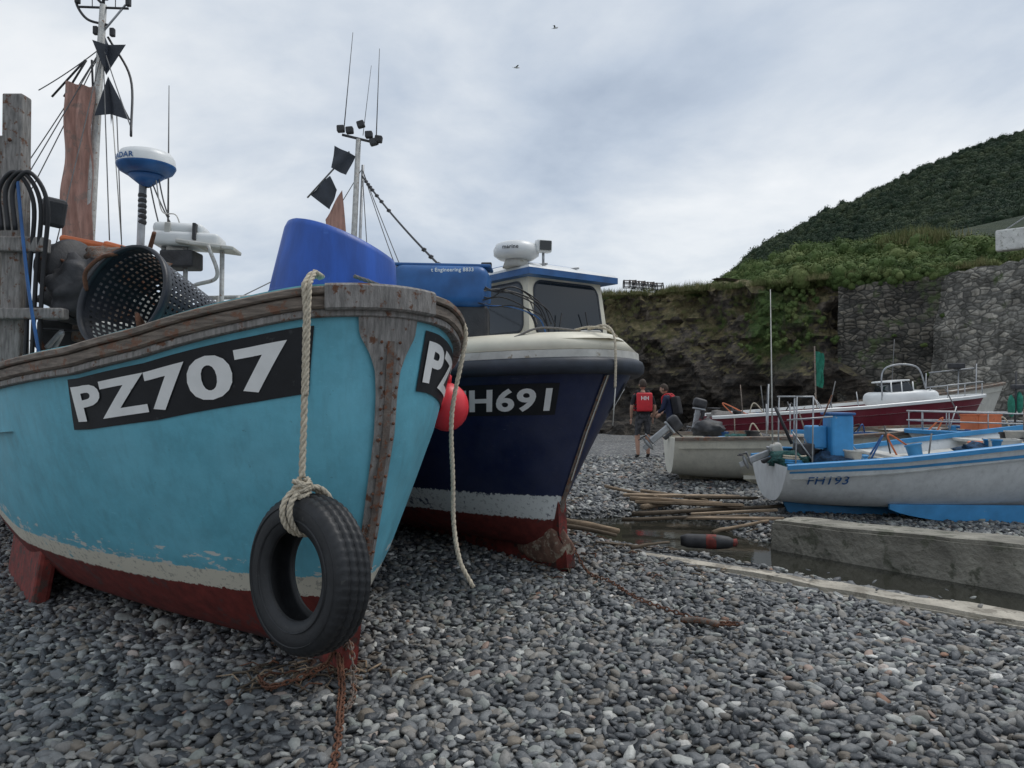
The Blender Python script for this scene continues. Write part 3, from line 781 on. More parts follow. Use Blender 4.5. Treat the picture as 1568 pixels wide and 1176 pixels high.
def window(a,b_,c,d_,u0,u1,v0,v1,rad=.05,off=.006):
    def P(u,v): return (a.lerp(b_,u)).lerp(d_.lerp(c,u),v)
    nrm=(b_-a).cross(d_-a).normalized()
    cen=(a+b_+c+d_)/4
    hc=Vector(((f0+f1)/2,(ya+yb)/2,cen.z))
    if nrm.dot(cen-hc)<0: nrm=-nrm
    def ring(g,o):
        w=(b_-a).length; h=(d_-a).length; U0,U1,V0,V1=u0-g/w,u1+g/w,v0-g/h,v1+g/h; rr=rad+g; out=[]
        for cx,cy,s_ in ((U1-rr/w,V1-rr/h,0),(U0+rr/w,V1-rr/h,1),(U0+rr/w,V0+rr/h,2),(U1-rr/w,V0+rr/h,3)):
            for k in range(7):
                an=(s_+k/6)*math.pi/2; out.append(P(cx+rr/w*math.cos(an),cy+rr/h*math.sin(an))+nrm*o)
        return out
    r0=ring(0,off); r1=ring(.02,off+.002); r2=ring(.02,-.002); r0b=ring(0,off+.003)
    n=len(r0)
    mb.add(r0,[tuple(range(n))],M_glass)
    mb.add(r0b+r1+r2,[(i,(i+1)%n,n+(i+1)%n,n+i) for i in range(n)]+[(n+i,n+(i+1)%n,2*n+(i+1)%n,2*n+i) for i in range(n)],M_nvr)
A_,B_,C_,D_=wh(f0,ya,zb),wh(f0,yb,zb),wh(f0,yb,zt),wh(f0,ya,zt)
window(A_,B_,C_,D_,.08,.92,.28,.92,rad=.09)
A_,B_,C_,D_=wh(f1,ya,zb),wh(f0,ya,zb),wh(f0,ya,zt),wh(f1,ya,zt)
window(A_,B_,C_,D_,.60,.94,.32,.91,rad=.08); window(A_,B_,C_,D_,.22,.52,.34,.90)
A_,B_,C_,D_=wh(f0,yb,zb),wh(f1,yb,zb),wh(f1,yb,zt),wh(f0,yb,zt)
window(A_,B_,C_,D_,.07,.42,.34,.90)
ro=[(f0+.05,ya-.05),(f0+.05,yb+.05),(f1-.05,yb+.05),(f1-.05,ya-.05)]
cx_,cy_=(f0+f1)/2,(ya+yb)/2
for (z0,z1,k0,k1,mm) in ((zt-.02,zt+.04,1.0,1.0,M_blue2),(zt+.04,zt+.065,.99,.97,M_wht),(zt+.065,zt+.15,.95,.66,M_wht),(zt+.15,zt+.175,.60,.55,M_blue2)):
    vs=[(cx_+(x-cx_)*k0,cy_+(y-cy_)*k0,z0) for x,y in ro]+[(cx_+(x-cx_)*k1,cy_+(y-cy_)*k1,z1) for x,y in ro]
    mb.add(vs,[(0,1,2,3),(4,5,6,7),(0,1,5,4),(1,2,6,5),(2,3,7,6),(3,0,4,7)],mm)
mb.tube([wh(f0,ya,zb)+Vector((.01,.3,.1)),wh(f0,ya,zb)+Vector((.0,.38,.42))],.006,M_cable,5)
mb.tube([wh(f0,ya,zb)+Vector((.01,.75,.1)),wh(f0,ya,zb)+Vector((.0,.68,.45))],.006,M_cable,5)
for yy in (.3,.7): mb.tube([(f0-.1,yy,zt+.12),(f1+.2,yy,zt+.20)],.012,M_metal,6)
mb.obj('wheelhouse',b2)
mb=MB()
c=Vector((.04,6.95,2.83)); 
mb.lathe([(0,.10),(.13,.095),(.19,.07),(.215,.02),(.21,-.03),(.16,-.065),(0,-.07)],M_wht,Matrix.Translation(c),32)
mb.lathe([(.10,-.06),(.13,-.14),(0,-.14)],M_whtd,Matrix.Translation(c),16)
flat_text(mb,'marine',Matrix.Translation(c+Vector((-.055,-.211,.02)))@Matrix.Rotation(R(-14),4,'Z')@Matrix.Rotation(R(90),4,'X'),.035,M_dark)
mb.obj('radar_dome',b2,world=True)
mb=MB(); c=Vector((.29,6.9,2.88)); mb.box((.15,.10,.12),c,M_wht,rot=(.1,0,.3),bev=.02); mb.box((.11,.01,.085),c+Vector((.02,-.055,0)),M_glass,rot=(.1,0,.3))
mb.tube([c-Vector((0,0,.05)),c-Vector((0,0,.18))],.012,M_metal,6)
mb.box((.1,.08,.05),(-.24,7.0,2.72),M_dark,bev=.01); mb.obj('flood_light',b2,world=True)
mb=MB(); mb.box((.82,.45,.36),(-.60,6.45,2.42),M_blue2,rot=(0,.03,-.05),bev=.09,seg=5)
mb.box((.86,.30,.03),(-.60,6.45,2.605),M_blue2,rot=(0,.03,-.05),bev=.012)
flat_text(mb,'t Engineering 8833',Matrix.Translation((-.50,6.219,2.545))@Matrix.Rotation(-.05,4,'Z')@Matrix.Rotation(R(90),4,'X'),.042,M_white)
mb.box((.8,.5,.4),(-.6,6.5,2.05),M_dark,bev=.03)
for s_ in range(9):
    a=Vector((-.35+random.uniform(-.1,.1),6.25,2.42+random.uniform(-.1,.05)))
    mb.tube(smooth_path([a,a+Vector((.15,-.02,-.08)),a+Vector((.35,.0,-.02+random.uniform(-.1,.05))),a+Vector((.58,.1,-.1-random.uniform(0,.12))),a+Vector((.66,.1,-.35))]),.006,random.choice([M_cable,M_cable,M_cable,M_blue2,M_roped]),6)
mb.obj('fish_tote',b2,world=True)
mb=MB(); t=Vector((-2.07,10,4.95))
mb.tube([(-2.22,10,1.5),t],[.05,.035],M_pipe,10)
mb.tube([(-2.12,10,1.5),t+Vector((.06,0,-.35))],.02,M_metal,6)
mb.tube([t+Vector((-.22,0,.06)),t+Vector((.27,0,-.06))],.018,M_dark,6)
for x,z in ((-.24,.14),(-.12,.12),(.03,.2),(.14,.06),(.27,.0),(.20,-.04)): mb.box((.10,.09,.09),t+Vector((x,0,z)),M_dark,rot=(0,random.uniform(-.3,.3),0),bev=.015)
mb.tube([t+Vector((-.2,0,.1)),t+Vector((-.08,0,1.45))],[.008,.004],M_line,5)
mb.tube([t+Vector((.24,0,.05)),t+Vector((.28,0,1.23))],[.008,.004],M_line,5)
mb.tube([t+Vector((.06,0,.05)),t+Vector((.17,0,1.0))],[.005,.003],M_line,5)
# wind-blown black marker flags: two folded cloths
def cloth(mb,P,m,n=8,amp=.02):
    P=[Vector(p) for p in P]; vs=[]
    for j in range(n+1):
        for i in range(n+1):
            u,v=i/n,j/n; p=(P[0].lerp(P[1],u)).lerp(P[3].lerp(P[2],u),v); p.y+=amp*math.sin(u*7+v*4); vs.append(p)
    mb.add(vs,[(j*(n+1)+i,j*(n+1)+i+1,(j+1)*(n+1)+i+1,(j+1)*(n+1)+i) for j in range(n) for i in range(n)],m,True)
cloth(mb,[t+Vector(p) for p in ((-.30,-.1,-.12),(-.02,-.1,-.26),(-.14,-.1,-.52),(-.34,-.1,-.42))],M_nvr)
cloth(mb,[t+Vector(p) for p in ((-.62,-.1,-.78),(-.36,-.1,-.52),(-.26,-.1,-.72),(-.36,-.1,-.98))],M_nvr)
cloth(mb,[(-2.50,9.95,3.85),(-2.28,9.95,4.25),(-2.20,9.95,3.5),(-2.46,9.95,3.5)],M_sail)
for e in ((-1.5,9.4,3.2),(-1.3,9.2,2.9),(-3.3,10.5,2.8),(-1.9,9.9,3.0)): mb.tube(sag(t+Vector((.05,0,-.4)),e,.02),.006,M_line,5)
pp=sag(t+Vector((.05,0,-.5)),(-.62,7.0,2.66),.05,30); mb.tube(pp,.012,M_cable,6)
for i in (2,3,4,5,7,9,12,24,26,28): mb.ball(pp[i],(.03,.03,.025),M_dark,1)
mb.tube([t+Vector((-.66,-.1,-.82)),t+Vector((-.1,-.1,-.2))],.012,M_line,5)
mb.obj('mast',b2,world=True)
mb=MB()
bp=L2(.12,-.02,1.98)
mb.rope(smooth_path([bp+Vector((-.12,.1,.06)),bp+Vector((0,-.03,.08)),bp+Vector((.06,-.12,.0)),bp+Vector((.07,-.16,-.2)),bp+Vector((.065,-.16,-.42))]),.011,M_rope)
mb.rope(smooth_path([bp+Vector((-.25,.1,.05)),bp+Vector((-.12,-.0,.07)),bp+Vector((.03,.02,.05)),bp+Vector((.12,.12,.0))]),.010,M_rope)
mb.tube([bp+Vector((.067,-.16,-.42)),bp+Vector((.05,-.13,-.72))],.005,M_whtd,5)
mb.box((.18,.1,.08),bp+Vector((-.1,.12,.01)),M_whtd,bev=.02)
mb.tube(smooth_path([L2(.5,.6,1.96),L2(.4,.4,2.04),L2(.3,.0,2.02),L2(.4,-.3,2.02),L2(.6,-.6,1.96)]),.009,M_roped,6)
mb.obj('mooring_rope',b2,world=True)
# ------------------------------------------------------------------ clutter
def tub(mb,c,r,h,m):
    mb.lathe([(r*.8,0),(r,h),(r*1.08,h),(r*1.08,h-.02),(r*.95,h-.02),(r*.78,.02),(0,.02)],m,Matrix.Translation(c)@Euler((random.gauss(0,.08),random.gauss(0,.08),0)).to_matrix().to_4x4(),20)
def crate(mb,c,w,d,h,m,rz):
    M=Matrix.Translation(c)@Matrix.Rotation(rz,4,'Z'); t_=.015
    for sx in (-1,1):
        mb.box((t_,d,h),M@Vector((sx*w/2,0,h/2)),m,rot=(0,0,rz)); mb.box((w,t_,h),M@Vector((0,sx*d/2,h/2)),m,rot=(0,0,rz))
        mb.box((w+.03,.03,.02),M@Vector((0,sx*d/2,h+.01)),m,rot=(0,0,rz)); mb.box((.03,d+.03,.018),M@Vector((sx*w/2,0,h+.012)),m,rot=(0,0,rz))
    mb.box((w,d,.02),M@Vector((0,0,.02)),m,rot=(0,0,rz))
def clutter(mb,x0,x1,y0,y1,z,n):
    for k in range(n):
        c=Vector((random.uniform(x0,x1),random.uniform(y0,y1),z(0) if callable(z) else z)); q=random.random()
        if callable(z): c.z=z(c.x)
        if q<.24: mb.ball(c+Vector((0,0,.03)),(random.uniform(.12,.28),random.uniform(.12,.25),random.uniform(.05,.12)),random.choice([M_net,M_netb,M_dark,M_roped]),3,nz=.5)
        elif q<.38: crate(mb,c,random.uniform(.25,.4),.28,random.uniform(.10,.16),random.choice([M_ltbl,M_whtd,M_dark,M_blue2,M_whtd,M_or]),random.uniform(0,3))
        elif q<.5: tub(mb,c,random.uniform(.09,.14),random.uniform(.13,.2),random.choice([M_whtd,M_whtd,M_dark,M_ltbl]))
        elif q<.64:
            r_=random.uniform(.08,.15)
            for j in range(4): mb.tube([c+Vector((r_*math.cos(a)+.01*j,r_*math.sin(a),.02+.025*j)) for a in [2*math.pi*i/16 for i in range(17)]],.013,random.choice([M_rope,M_ltbl,M_or]),5)
        elif q<.68: mb.ball(c+Vector((0,0,.06)),random.uniform(.05,.08),random.choice([M_or,M_red,M_whtd]),2)
        elif q<.88:
            a=random.uniform(-.5,.5); L=random.uniform(.4,1.0); mb.tube([c,c+Vector((math.sin(a)*L,.1,math.cos(a)*L*random.uniform(.4,1)))],.010,random.choice([M_metal,M_wood,M_dark,M_line]),5)
        else: mb.tube(smooth_path([c,c+Vector((random.uniform(-.3,.3),0,.3)),c+Vector((random.uniform(-.4,.4),.1,.05))]),.012,random.choice([M_cable,M_rope,M_or,M_blue2]),5)
def small_boat(name,bow,rz,L,B,sheer,top,band,bot,z1,z2,railm,deckm,stripe=None,zk=.08,le=.5,keelm=None):
    e=empty(name,(bow[0],bow[1],0),rz)
    zb_=sheer[0][1]
    H=Hull(L,B,L*le,sheer,[(0,L*.16),(zb_*.4,L*.07),(zb_,0)],zk=zk,e0=.45,e1=.34,tap=.28,rock=.10)
    m=hull_mat(name+'_paint',top,band,bot,z1,z2,under=tuple(x*.9 for x in top),rough=.35,chip=.7,edge=.01)
    mb=MB(); H.mesh(mb,m,50,18); mb.obj('hull',e)
    mb=MB(); P,N=H.rail(n=50); mb.sweep(P,N,[(-.05,-.03),(.03,-.03),(.035,.02),(.02,.03),(-.05,.03)],railm)
    if stripe:
        for (v,w_) in ((.83,.045),):
            for side in (-1,1):
                T=[.004+.99*(i/60)**1.6 for i in range(61)]
                vs=[]
                for t in T:
                    for k in (0,1):
                        p=H.pt(t,v+w_*k,side); vs.append(p+Vector((0.006,side*.008,0)))
                mb.add(vs,[(2*i,2*i+1,2*i+3,2*i+2) for i in range(60)],stripe,True)
    mb.obj('gunwale',e)
    mb=MB(); H.deck(mb,deckm,-.16,t1=.985,inset=.03,camber=.02); 
    H.deck(mb,deckm,-.02,t1=.22,inset=.03,camber=.03)
    for s_ in (.45,.7): 
        p=H.pt(s_,1,1); mb.box((.25,p.y*1.9,.04),(p.x,0,p.z-.06),deckm,bev=.01)
    mb.obj('interior',e)
    km=keelm or m
    mb=MB(); keel_plate(mb,[(L*.12,.25),(L*.2,-.03),(L*.95,-.03),(L*.97,.2),(L*.5,.12)],.06,km); 
    for sd in (-1,1):
        n=20; q=[]
        for i in range(n+1):
            u=i/n; q.append((-L*(.34+.42*u),sd*B*.55,.14-.16*math.sin(math.pi*u)**.7))
        vs=[(x,y-.02,z) for x,y,z in q]+[(x,y+.02,z) for x,y,z in q]+[(x,y-.02,.20) for x,y,z in q]+[(x,y+.02,.20) for x,y,z in q]
        fs=[]
        for i in range(n):
            for a,b_ in ((0,1),(1,3),(3,2),(2,0)): fs.append((a*(n+1)+i,a*(n+1)+i+1,b_*(n+1)+i+1,b_*(n+1)+i))
        mb.add(vs,fs,km)
    mb.obj('keel',e)
    return e,H
def outboard(parent,H,col,tilt=60,k=.8):
    mb=MB(); p=H.pt(1,1,1)
    mb.box((.36,.24,.26),(-.10,0,.30),col,rot=(0,.1,0),bev=.08,seg=4)
    mb.box((.32,.22,.05),(-.10,0,.15),M_metal,bev=.015)
    mb.box((.15,.09,.55),(-.12,0,-.12),M_metal,bev=.025)
    mb.box((.34,.16,.02),(-.16,0,-.36),M_metal,bev=.006)
    mb.ball((-.12,0,-.46),(.18,.045,.05),M_metal,2)
    mb.box((.12,.02,.12),(-.10,0,-.55),M_metal,bev=.005)
    for a in range(3): mb.box((.02,.07,.13),(-.31,.07*math.cos(a*2.1),-.46+.07*math.sin(a*2.1)),M_dark,rot=(a*2.1,.3,0))
    mb.box((.08,.2,.22),(.02,0,.0),M_dark,bev=.015)
    mb.tube([(.05,0,.2),(.45,0,.26)],.018,M_dark,6)
    mb.xf(0,Matrix.Translation((p.x-.02,0,p.z+.02))@Matrix.Scale(k,4)@Matrix.Rotation(R(tilt),4,'Y'))
    mb.obj('outboard_motor',parent)
e,H=small_boat('dinghy_boat',(8.55,9.15),R(-4),5.3,.95,[(0,1.25),(1.2,1.12),(2.6,.93),(4,.76),(5.3,.66)],(.70,.72,.72),(.70,.72,.72),(.05,.24,.42),.15,.16,M_ltbl,M_whtd,stripe=M_ltbl,keelm=M_ltbl)
aL=H.A[-1]
mb=MB(); H.lettering(mb,'FH193',aL-.72,aL-.26,.58,.76,-1,M_blue2,off=.022,bold=.01)
mb.obj('registration_number',e)
outboard(e,H,M_whtd,68,.55)
mb=MB()
mb.box((.27,.30,.52),(4.02,9.2,1.0),M_ltbl,bev=.03); mb.box((.20,.24,.28),(3.78,9.3,.98),M_ltbl,bev=.02); mb.box((.3,.34,.03),(4.02,9.2,1.27),M_blue2,bev=.01)
mb.box((.2,.2,.15),(3.62,9.25,.83),M_dark,bev=.02)
mb.tube([(3.32,9.5,.6),(3.30,9.5,2.85)],[.012,.005],M_whtd,6)
for x,y in ((3.42,9.0),(3.42,9.6),(3.62,9.0),(3.62,9.6)): mb.tube([(x,y,.6),(x+.02,y,1.48)],.010,M_metal,6)
mb.tube([(3.42,9.0,1.48),(3.64,9.0,1.48),(3.64,9.6,1.48),(3.42,9.6,1.48),(3.42,9.0,1.48)],.010,M_metal,6)
mb.tube([(3.3,8.95,1.2),(3.85,8.95,1.24)],.010,M_metal,6)
mb.tube([(3.45,9.2,.9),(3.25,9.2,1.35)],.02,M_dark,6)
mb.tube([(3.7,9.2,.9),(3.95,9.2,1.5)],.010,M_rust,6)
random.seed(23)
clutter(mb,3.4,4.3,9.0,9.6,.66,14); clutter(mb,4.3,8,8.8,9.5,lambda x:.66+.1*(x-4.3),22)
mb.obj('fishing_gear',e,world=True)
e,H=small_boat('open_boat',(7.35,12.3),R(-5),4.7,.95,[(0,.98),(2.3,.84),(4.7,.80)],(.76,.73,.62),(.76,.73,.62),(.42,.38,.28),.14,.15,M_wood,M_whtd)
outboard(e,H,M_dark,50,.75)
mb=MB()
mb.ball((3.35,12.7,.93),(.28,.2,.14),M_dark,3,nz=.4)
for x in (4.3,4.7): mb.tube([(x,12.6,.7),(x,12.6,1.35)],.012,M_metal,6)
clutter(mb,3.0,6.6,12.1,13.0,.72,24)
mb.obj('fishing_gear',e,world=True)
e,H=small_boat('cabin_boat',(9.2,14.6),R(-3),5.4,1.0,[(0,1.50),(2.6,1.27),(5.3,1.08)],(.17,.012,.028),(.6,.6,.58),(.17,.012,.028),.05,.06,M_wht,M_wht)
outboard(e,H,M_dark,10,.75)
mb=MB(); mb.box((1.1,1.0,.28),(7.65,14.7,1.44),M_wht,rot=(0,-.06,-.05),bev=.12,seg=4)
mb.box((.5,.85,.24),(7.5,14.7,1.65),M_glass,rot=(0,-.2,-.05),bev=.07,seg=3,taper=.75); mb.box((.42,.7,.03),(7.46,14.7,1.77),M_wht,rot=(0,-.1,0),bev=.012)
for x in (7.28,7.48,7.7): mb.tube([(x,14.28,1.5),(x+.02,14.36,1.76)],.014,M_wht,5)
mb.tube(smooth_path([(7.1,14.3,1.4),(7.15,14.3,2.0),(7.75,14.3,2.05),(7.95,14.3,1.6)]),.016,M_metal,6)
mb.tube([(7.5,14.7,1.8),(7.55,14.7,2.6)],.009,M_line,5)
for k in range(4): mb.tube([(8.0+.33*k,14.25,1.36+.03*k),(8.0+.33*k,14.25,1.64+.03*k)],.010,M_metal,5)
mb.tube([(7.9,14.25,1.64),(9.1,14.4,1.76)],.012,M_metal,5)
clutter(mb,4.0,7.0,14.3,15.1,1.04,28)
mb.obj('cuddy_cabin',e,world=True)
e,H=small_boat('rowing_boat',(11.6,17.6),R(-12),5.0,.95,[(0,1.78),(2,1.45),(5,1.1)],(.64,.63,.57),(.6,.6,.55),(.4,.38,.32),.3,.32,M_wood,M_whtd)
e,H=small_boat('motor_boat',(6.0,11.3),R(174),5.5,.95,[(0,.96),(2,.92),(5.5,.97)],(.66,.68,.68),(.66,.68,.68),(.05,.2,.4),.2,.21,M_ltbl,M_wht,stripe=M_ltbl)
mb=MB()
for s_ in (.02,.07,.15,.26,.38,.5):
    for sd in (-1,1):
        p=H.pt(s_,1,sd); mb.tube([(p.x,p.y*.92,p.z),(p.x,p.y*.92,p.z+.30)],.009,M_metal,6)
for sd in (-1,1):
    for dz in (.30,.16):
        mb.tube(smooth_path([(H.pt(s_,1,sd).x,H.pt(s_,1,sd).y*.92,H.pt(s_,1,sd).z+dz) for s_ in (0,.01,.03,.07,.15,.26,.38,.5)]),.010,M_metal,6)
mb.obj('pulpit_rail',e)
mb=MB()
for k in range(3): mb.ball((7.3+.12*k,10.9,1.34+.05*k),(.05,.05,.17),M_green,2)
crate(mb,Vector((6.85,10.9,1.0)),.42,.3,.2,M_or,.3)
mb.tube([(7.35,10.9,1),(7.38,10.9,1.85)],.016,M_dark,6); mb.box((.16,.12,.07),(7.4,10.9,1.62),M_dark,bev=.02)
clutter(mb,6.3,8.8,10.8,11.8,.86,24)
mb.obj('fishing_gear',e,world=True)
mb=MB(); mb.tube([(6.55,16,0.0),(6.5,16,2.55)],.016,M_wood,6)
vs=[];
for j in range(13):
    for i in range(6): vs.append((6.52+.2*(i/5)*(1-.5*abs(j/12-.4)),16+.05*math.sin(i*2+j*.7),2.45-.75*j/12-.05*i/5))
mb.add(vs,[(j*6+i,j*6+i+1,(j+1)*6+i+1,(j+1)*6+i) for j in range(12) for i in range(5)],M_green,True); mb.obj('marker_flag')
mb=MB()
for x,y,z in ((9.9,16.6,2.1),(10.3,16.6,2.2),(9.4,17,2.0),(4.6,13.5,1.7)): mb.tube([(x,y,0),(x+.05,y,z)],.014,M_metal,6)
mb.tube([(9.4,16.8,2.0),(10.3,16.6,2.1)],.016,M_metal,6); mb.box((.3,.2,.12),(9.9,16.6,2.15),M_dark,bev=.02)
mb.obj('antenna_frame')
# ------------------------------------------------------------------ driftwood & debris
M_drift=mat('driftwood',(.26,.19,.125),.85,.45,5,scl=(1,1,6),bump=.7)
M_driftd=mat('dark_driftwood',(.10,.075,.05),.85,.4,5,bump=.5)
mb=MB()
for i,(x0,y0,x1,y1,r_,m_) in enumerate([(1.55,10.4,3.1,10.15,.040,M_drift),(1.7,9.75,3.0,10.5,.032,M_drift),(1.5,9.4,3.5,9.55,.028,M_driftd),(1.65,9.95,2.9,9.35,.038,M_drift),(1.9,10.9,2.6,9.9,.022,M_drift),(.55,8.2,1.15,8.0,.04,M_drift),(.5,8.0,1.1,7.85,.025,M_driftd),(2.0,8.9,3.1,8.5,.028,M_drift),(1.3,8.9,2.8,8.8,.022,M_driftd),(1.4,11.2,2.0,10.2,.022,M_drift),(1.1,6.9,1.5,7.15,.015,M_driftd),(.8,7.2,1.6,7.3,.015,M_driftd),(2.2,8.2,2.9,8.45,.02,M_drift),(2.3,10.0,3.3,10.05,.03,M_driftd),(1.6,10.1,2.7,9.6,.03,M_drift),(2.2,9.2,3.2,9.0,.03,M_drift)]):
    n=8; za=max(gh(x0,y0),-.07)+r_+.03+random.uniform(0,.05); ze=max(gh(x1,y1),-.07)+r_+.03+random.uniform(0,.05)
    if i in (0,3,7,11,13,15):
        L=math.hypot(x1-x0,y1-y0); mb.box((L,r_*3.2,r_*1.0),((x0+x1)/2,(y0+y1)/2,(za+ze)/2+.01),m_,rot=(random.uniform(-.3,.3),-(ze-za)/L,math.atan2(y1-y0,x1-x0)),bev=.008)
    else:
        P=[Vector((x0+(x1-x0)*q/(n-1),y0+(y1-y0)*q/(n-1),za+(ze-za)*q/(n-1)))+noise.noise_vector(Vector((x0*3+q*.5,y0,0)))*.018 for q in range(n)]
        mb.tube(P,[r_*(1.1-.45*q/n)*(1+.12*random.random()) for q in range(n)],m_,7)
mb.obj('driftwood_pile')
mb=MB(); M_=aim((1.98,7.55,.02),(1,-.25,.0)); mb.lathe([(0,-.27),(.05,-.27),(.07,-.2),(.072,.1),(.06,.2),(.03,.26),(0,.27)],M_dark,M_,14); mb.lathe([(.074,-.02),(.075,.08)],M_redp,M_,14); mb.lathe([(.04,.24),(.042,.28),(0,.29)],M_redp,M_,12)
mb.obj('drift_bottle')
mb=MB()
for k in range(280):
    if k<130: x=random.uniform(.2,1.8); y=random.uniform(6.0,8.4)
    elif k<215: x=random.gauss(-1.05,.24); y=random.gauss(3.98,.10)
    else: x=random.uniform(.3,3); y=random.uniform(8,11)
    if inpoly(x,y,STRIP): continue
    a=random.uniform(0,6.3); l=random.uniform(.04,.16)
    mb.tube([gz(x,y,.03),gz(x+l*.5*math.cos(a),y+l*.5*math.sin(a),.045),gz(x+l*math.cos(a+.4),y+l*math.sin(a+.4),.03)],random.uniform(.003,.007),random.choice([M_driftd,M_rust,M_drift,M_driftd]),5)
mb.obj('seaweed_litter')
# ------------------------------------------------------------------ cliff
CL=[(-14,40,1.2),(-8,36,2.2),(-2,33.5,4.3),(2.5,31.5,5.5),(4.5,30.6,5.8),(6.5,30,5.9),(9,29,6.0),(11,27.8,6.0),(12.6,27.4,5.9),(13.5,28.5,5.9)]
m,g,b=newmat('cliff_rock')
co_=g.coord('Object'); geo=g.n('ShaderNodeNewGeometry'); sn=g.n('ShaderNodeSeparateXYZ'); g.l(geo.outputs['Normal'],sn.inputs[0]); so_=g.n('ShaderNodeSeparateXYZ'); g.l(co_,so_.inputs[0])
r1=g.noise(g.coord('Object',(1,1,2.2)),1.6,9,.68); r2=g.noise(co_,5,8,.7)
rock=g.ramp(r1,[(.3,(.032,.029,.027)),(.46,(.085,.073,.062)),(.58,(.17,.14,.11)),(.72,(.25,.215,.175))])
rock=g.mix(1,rock,g.ramp(r2,[(.35,.5),(.65,1.3)]),'MULTIPLY')
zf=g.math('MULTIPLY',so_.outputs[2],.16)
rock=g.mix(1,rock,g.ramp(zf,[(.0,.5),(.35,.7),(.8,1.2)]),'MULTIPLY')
gr=g.ramp(g.noise(co_,3.2,8,.7),[(.35,(.075,.075,.032)),(.5,(.17,.145,.07)),(.65,(.28,.225,.12))])
hh=g.math('MULTIPLY',so_.outputs[2],.15)
gf=g.math('ADD',g.math('ADD',g.math('MULTIPLY',sn.outputs[2],.45),hh),g.math('MULTIPLY',g.math('SUBTRACT',g.noise(co_,.7,6,.6),.5),1.6))
c=g.mix(g.ramp(gf,[(.66,0.),(.88,1.)]),rock,gr)
xm=g.math('SUBTRACT',1,g.math('MULTIPLY',g.math('ABSOLUTE',g.math('SUBTRACT',so_.outputs[0],10.2)),.55),clamp=True)
gg=g.math('ADD',g.noise(g.coord('Object',(1,1,.5)),.9,5,.6),g.math('MULTIPLY',xm,.33))
c=g.mix(g.math('MULTIPLY',g.ramp(gg,[(.66,0.),(.76,1.)]),g.ramp(zf,[(.35,0.),(.55,1.)])),c,g.ramp(r2,[(.3,(.04,.075,.02)),(.7,(.12,.19,.05))]))
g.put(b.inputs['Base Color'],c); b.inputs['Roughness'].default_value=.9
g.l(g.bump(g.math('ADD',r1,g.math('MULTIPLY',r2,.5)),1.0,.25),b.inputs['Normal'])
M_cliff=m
cp=resample([(x,y,z) for x,y,z in CL],.11)
vs=[];J=70
for i,p in enumerate(cp):
    dv=cp[min(i+6,len(cp)-1)]-cp[max(i-6,0)]; dv.z=0; dv.normalize(); nrm=Vector((dv.y,-dv.x,0))
    if nrm.y>0: nrm=-nrm
    for j in range(J+1):
        if j<=54:
            f=j/54; z=-.4+(p.z+.4)*f; back=-.7+2.3*f**1.4
        else:
            f=(j-54)/(J-54); z=p.z+.5*f; back=1.6+4.3*f
        q=Vector((p.x,p.y,0))-nrm*back; q.z=z
        w3=Vector((q.x*.35,q.y*.35,z*.5)); 
        a=noise.fractal(w3,.9,2.1,6); rdg=1-abs(noise.noise(Vector((q.x*.9+z*.5,q.y*.9,z*.45))))*2
        cell=noise.cell(Vector((q.x*1.3+z*.6,q.y*1.3,z*1.1)))
        cave=math.exp(-((q.x-6.6)/1.3)**2-((z-.4)/1.3)**2)*1.6+math.exp(-((q.x-9.3)/.9)**2-((z-.2)/.9)**2)*1.1
        amp=1.0 if j<=52 else max(.0,1-(j-52)/8)
        dsp=(.9*a+.5*rdg+.25*cell-.25+.16*noise.noise(q*2.7))*amp-cave
        q+=nrm*dsp
        if j>50: q.z+=.30*noise.noise(Vector((q.x*.5,q.y*.5,3)))+.10*noise.noise(Vector((q.x*3,q.y*3,3)))
        vs.append(q)
fs=[(i*(J+1)+j,i*(J+1)+j+1,(i+1)*(J+1)+j+1,(i+1)*(J+1)+j) for i in range(len(cp)-1) for j in range(J)]
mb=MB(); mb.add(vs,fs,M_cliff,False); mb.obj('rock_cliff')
mb=MB()
for k in range(80):
    x=random.uniform(2.0,13); y=float(np.interp(x,[2,6.5,9,13],[31.5,30,29,27]))-random.uniform(.3,2.4); s=random.uniform(.15,.7)
    bm=bmesh.new(); bmesh.ops.create_icosphere(bm,subdivisions=3,radius=1)
    for v in bm.verts:
        q=v.co*(1+.5*noise.noise(v.co*1.1+Vector((k*3,0,0)))+.15*noise.cell(v.co*2.5+Vector((k,0,0)))); v.co=Vector((x+q.x*s,y+q.y*s,q.z*s*.7+.05))
    mb.bm(bm,M_cliff,False)
mb.obj('cliff_boulders')
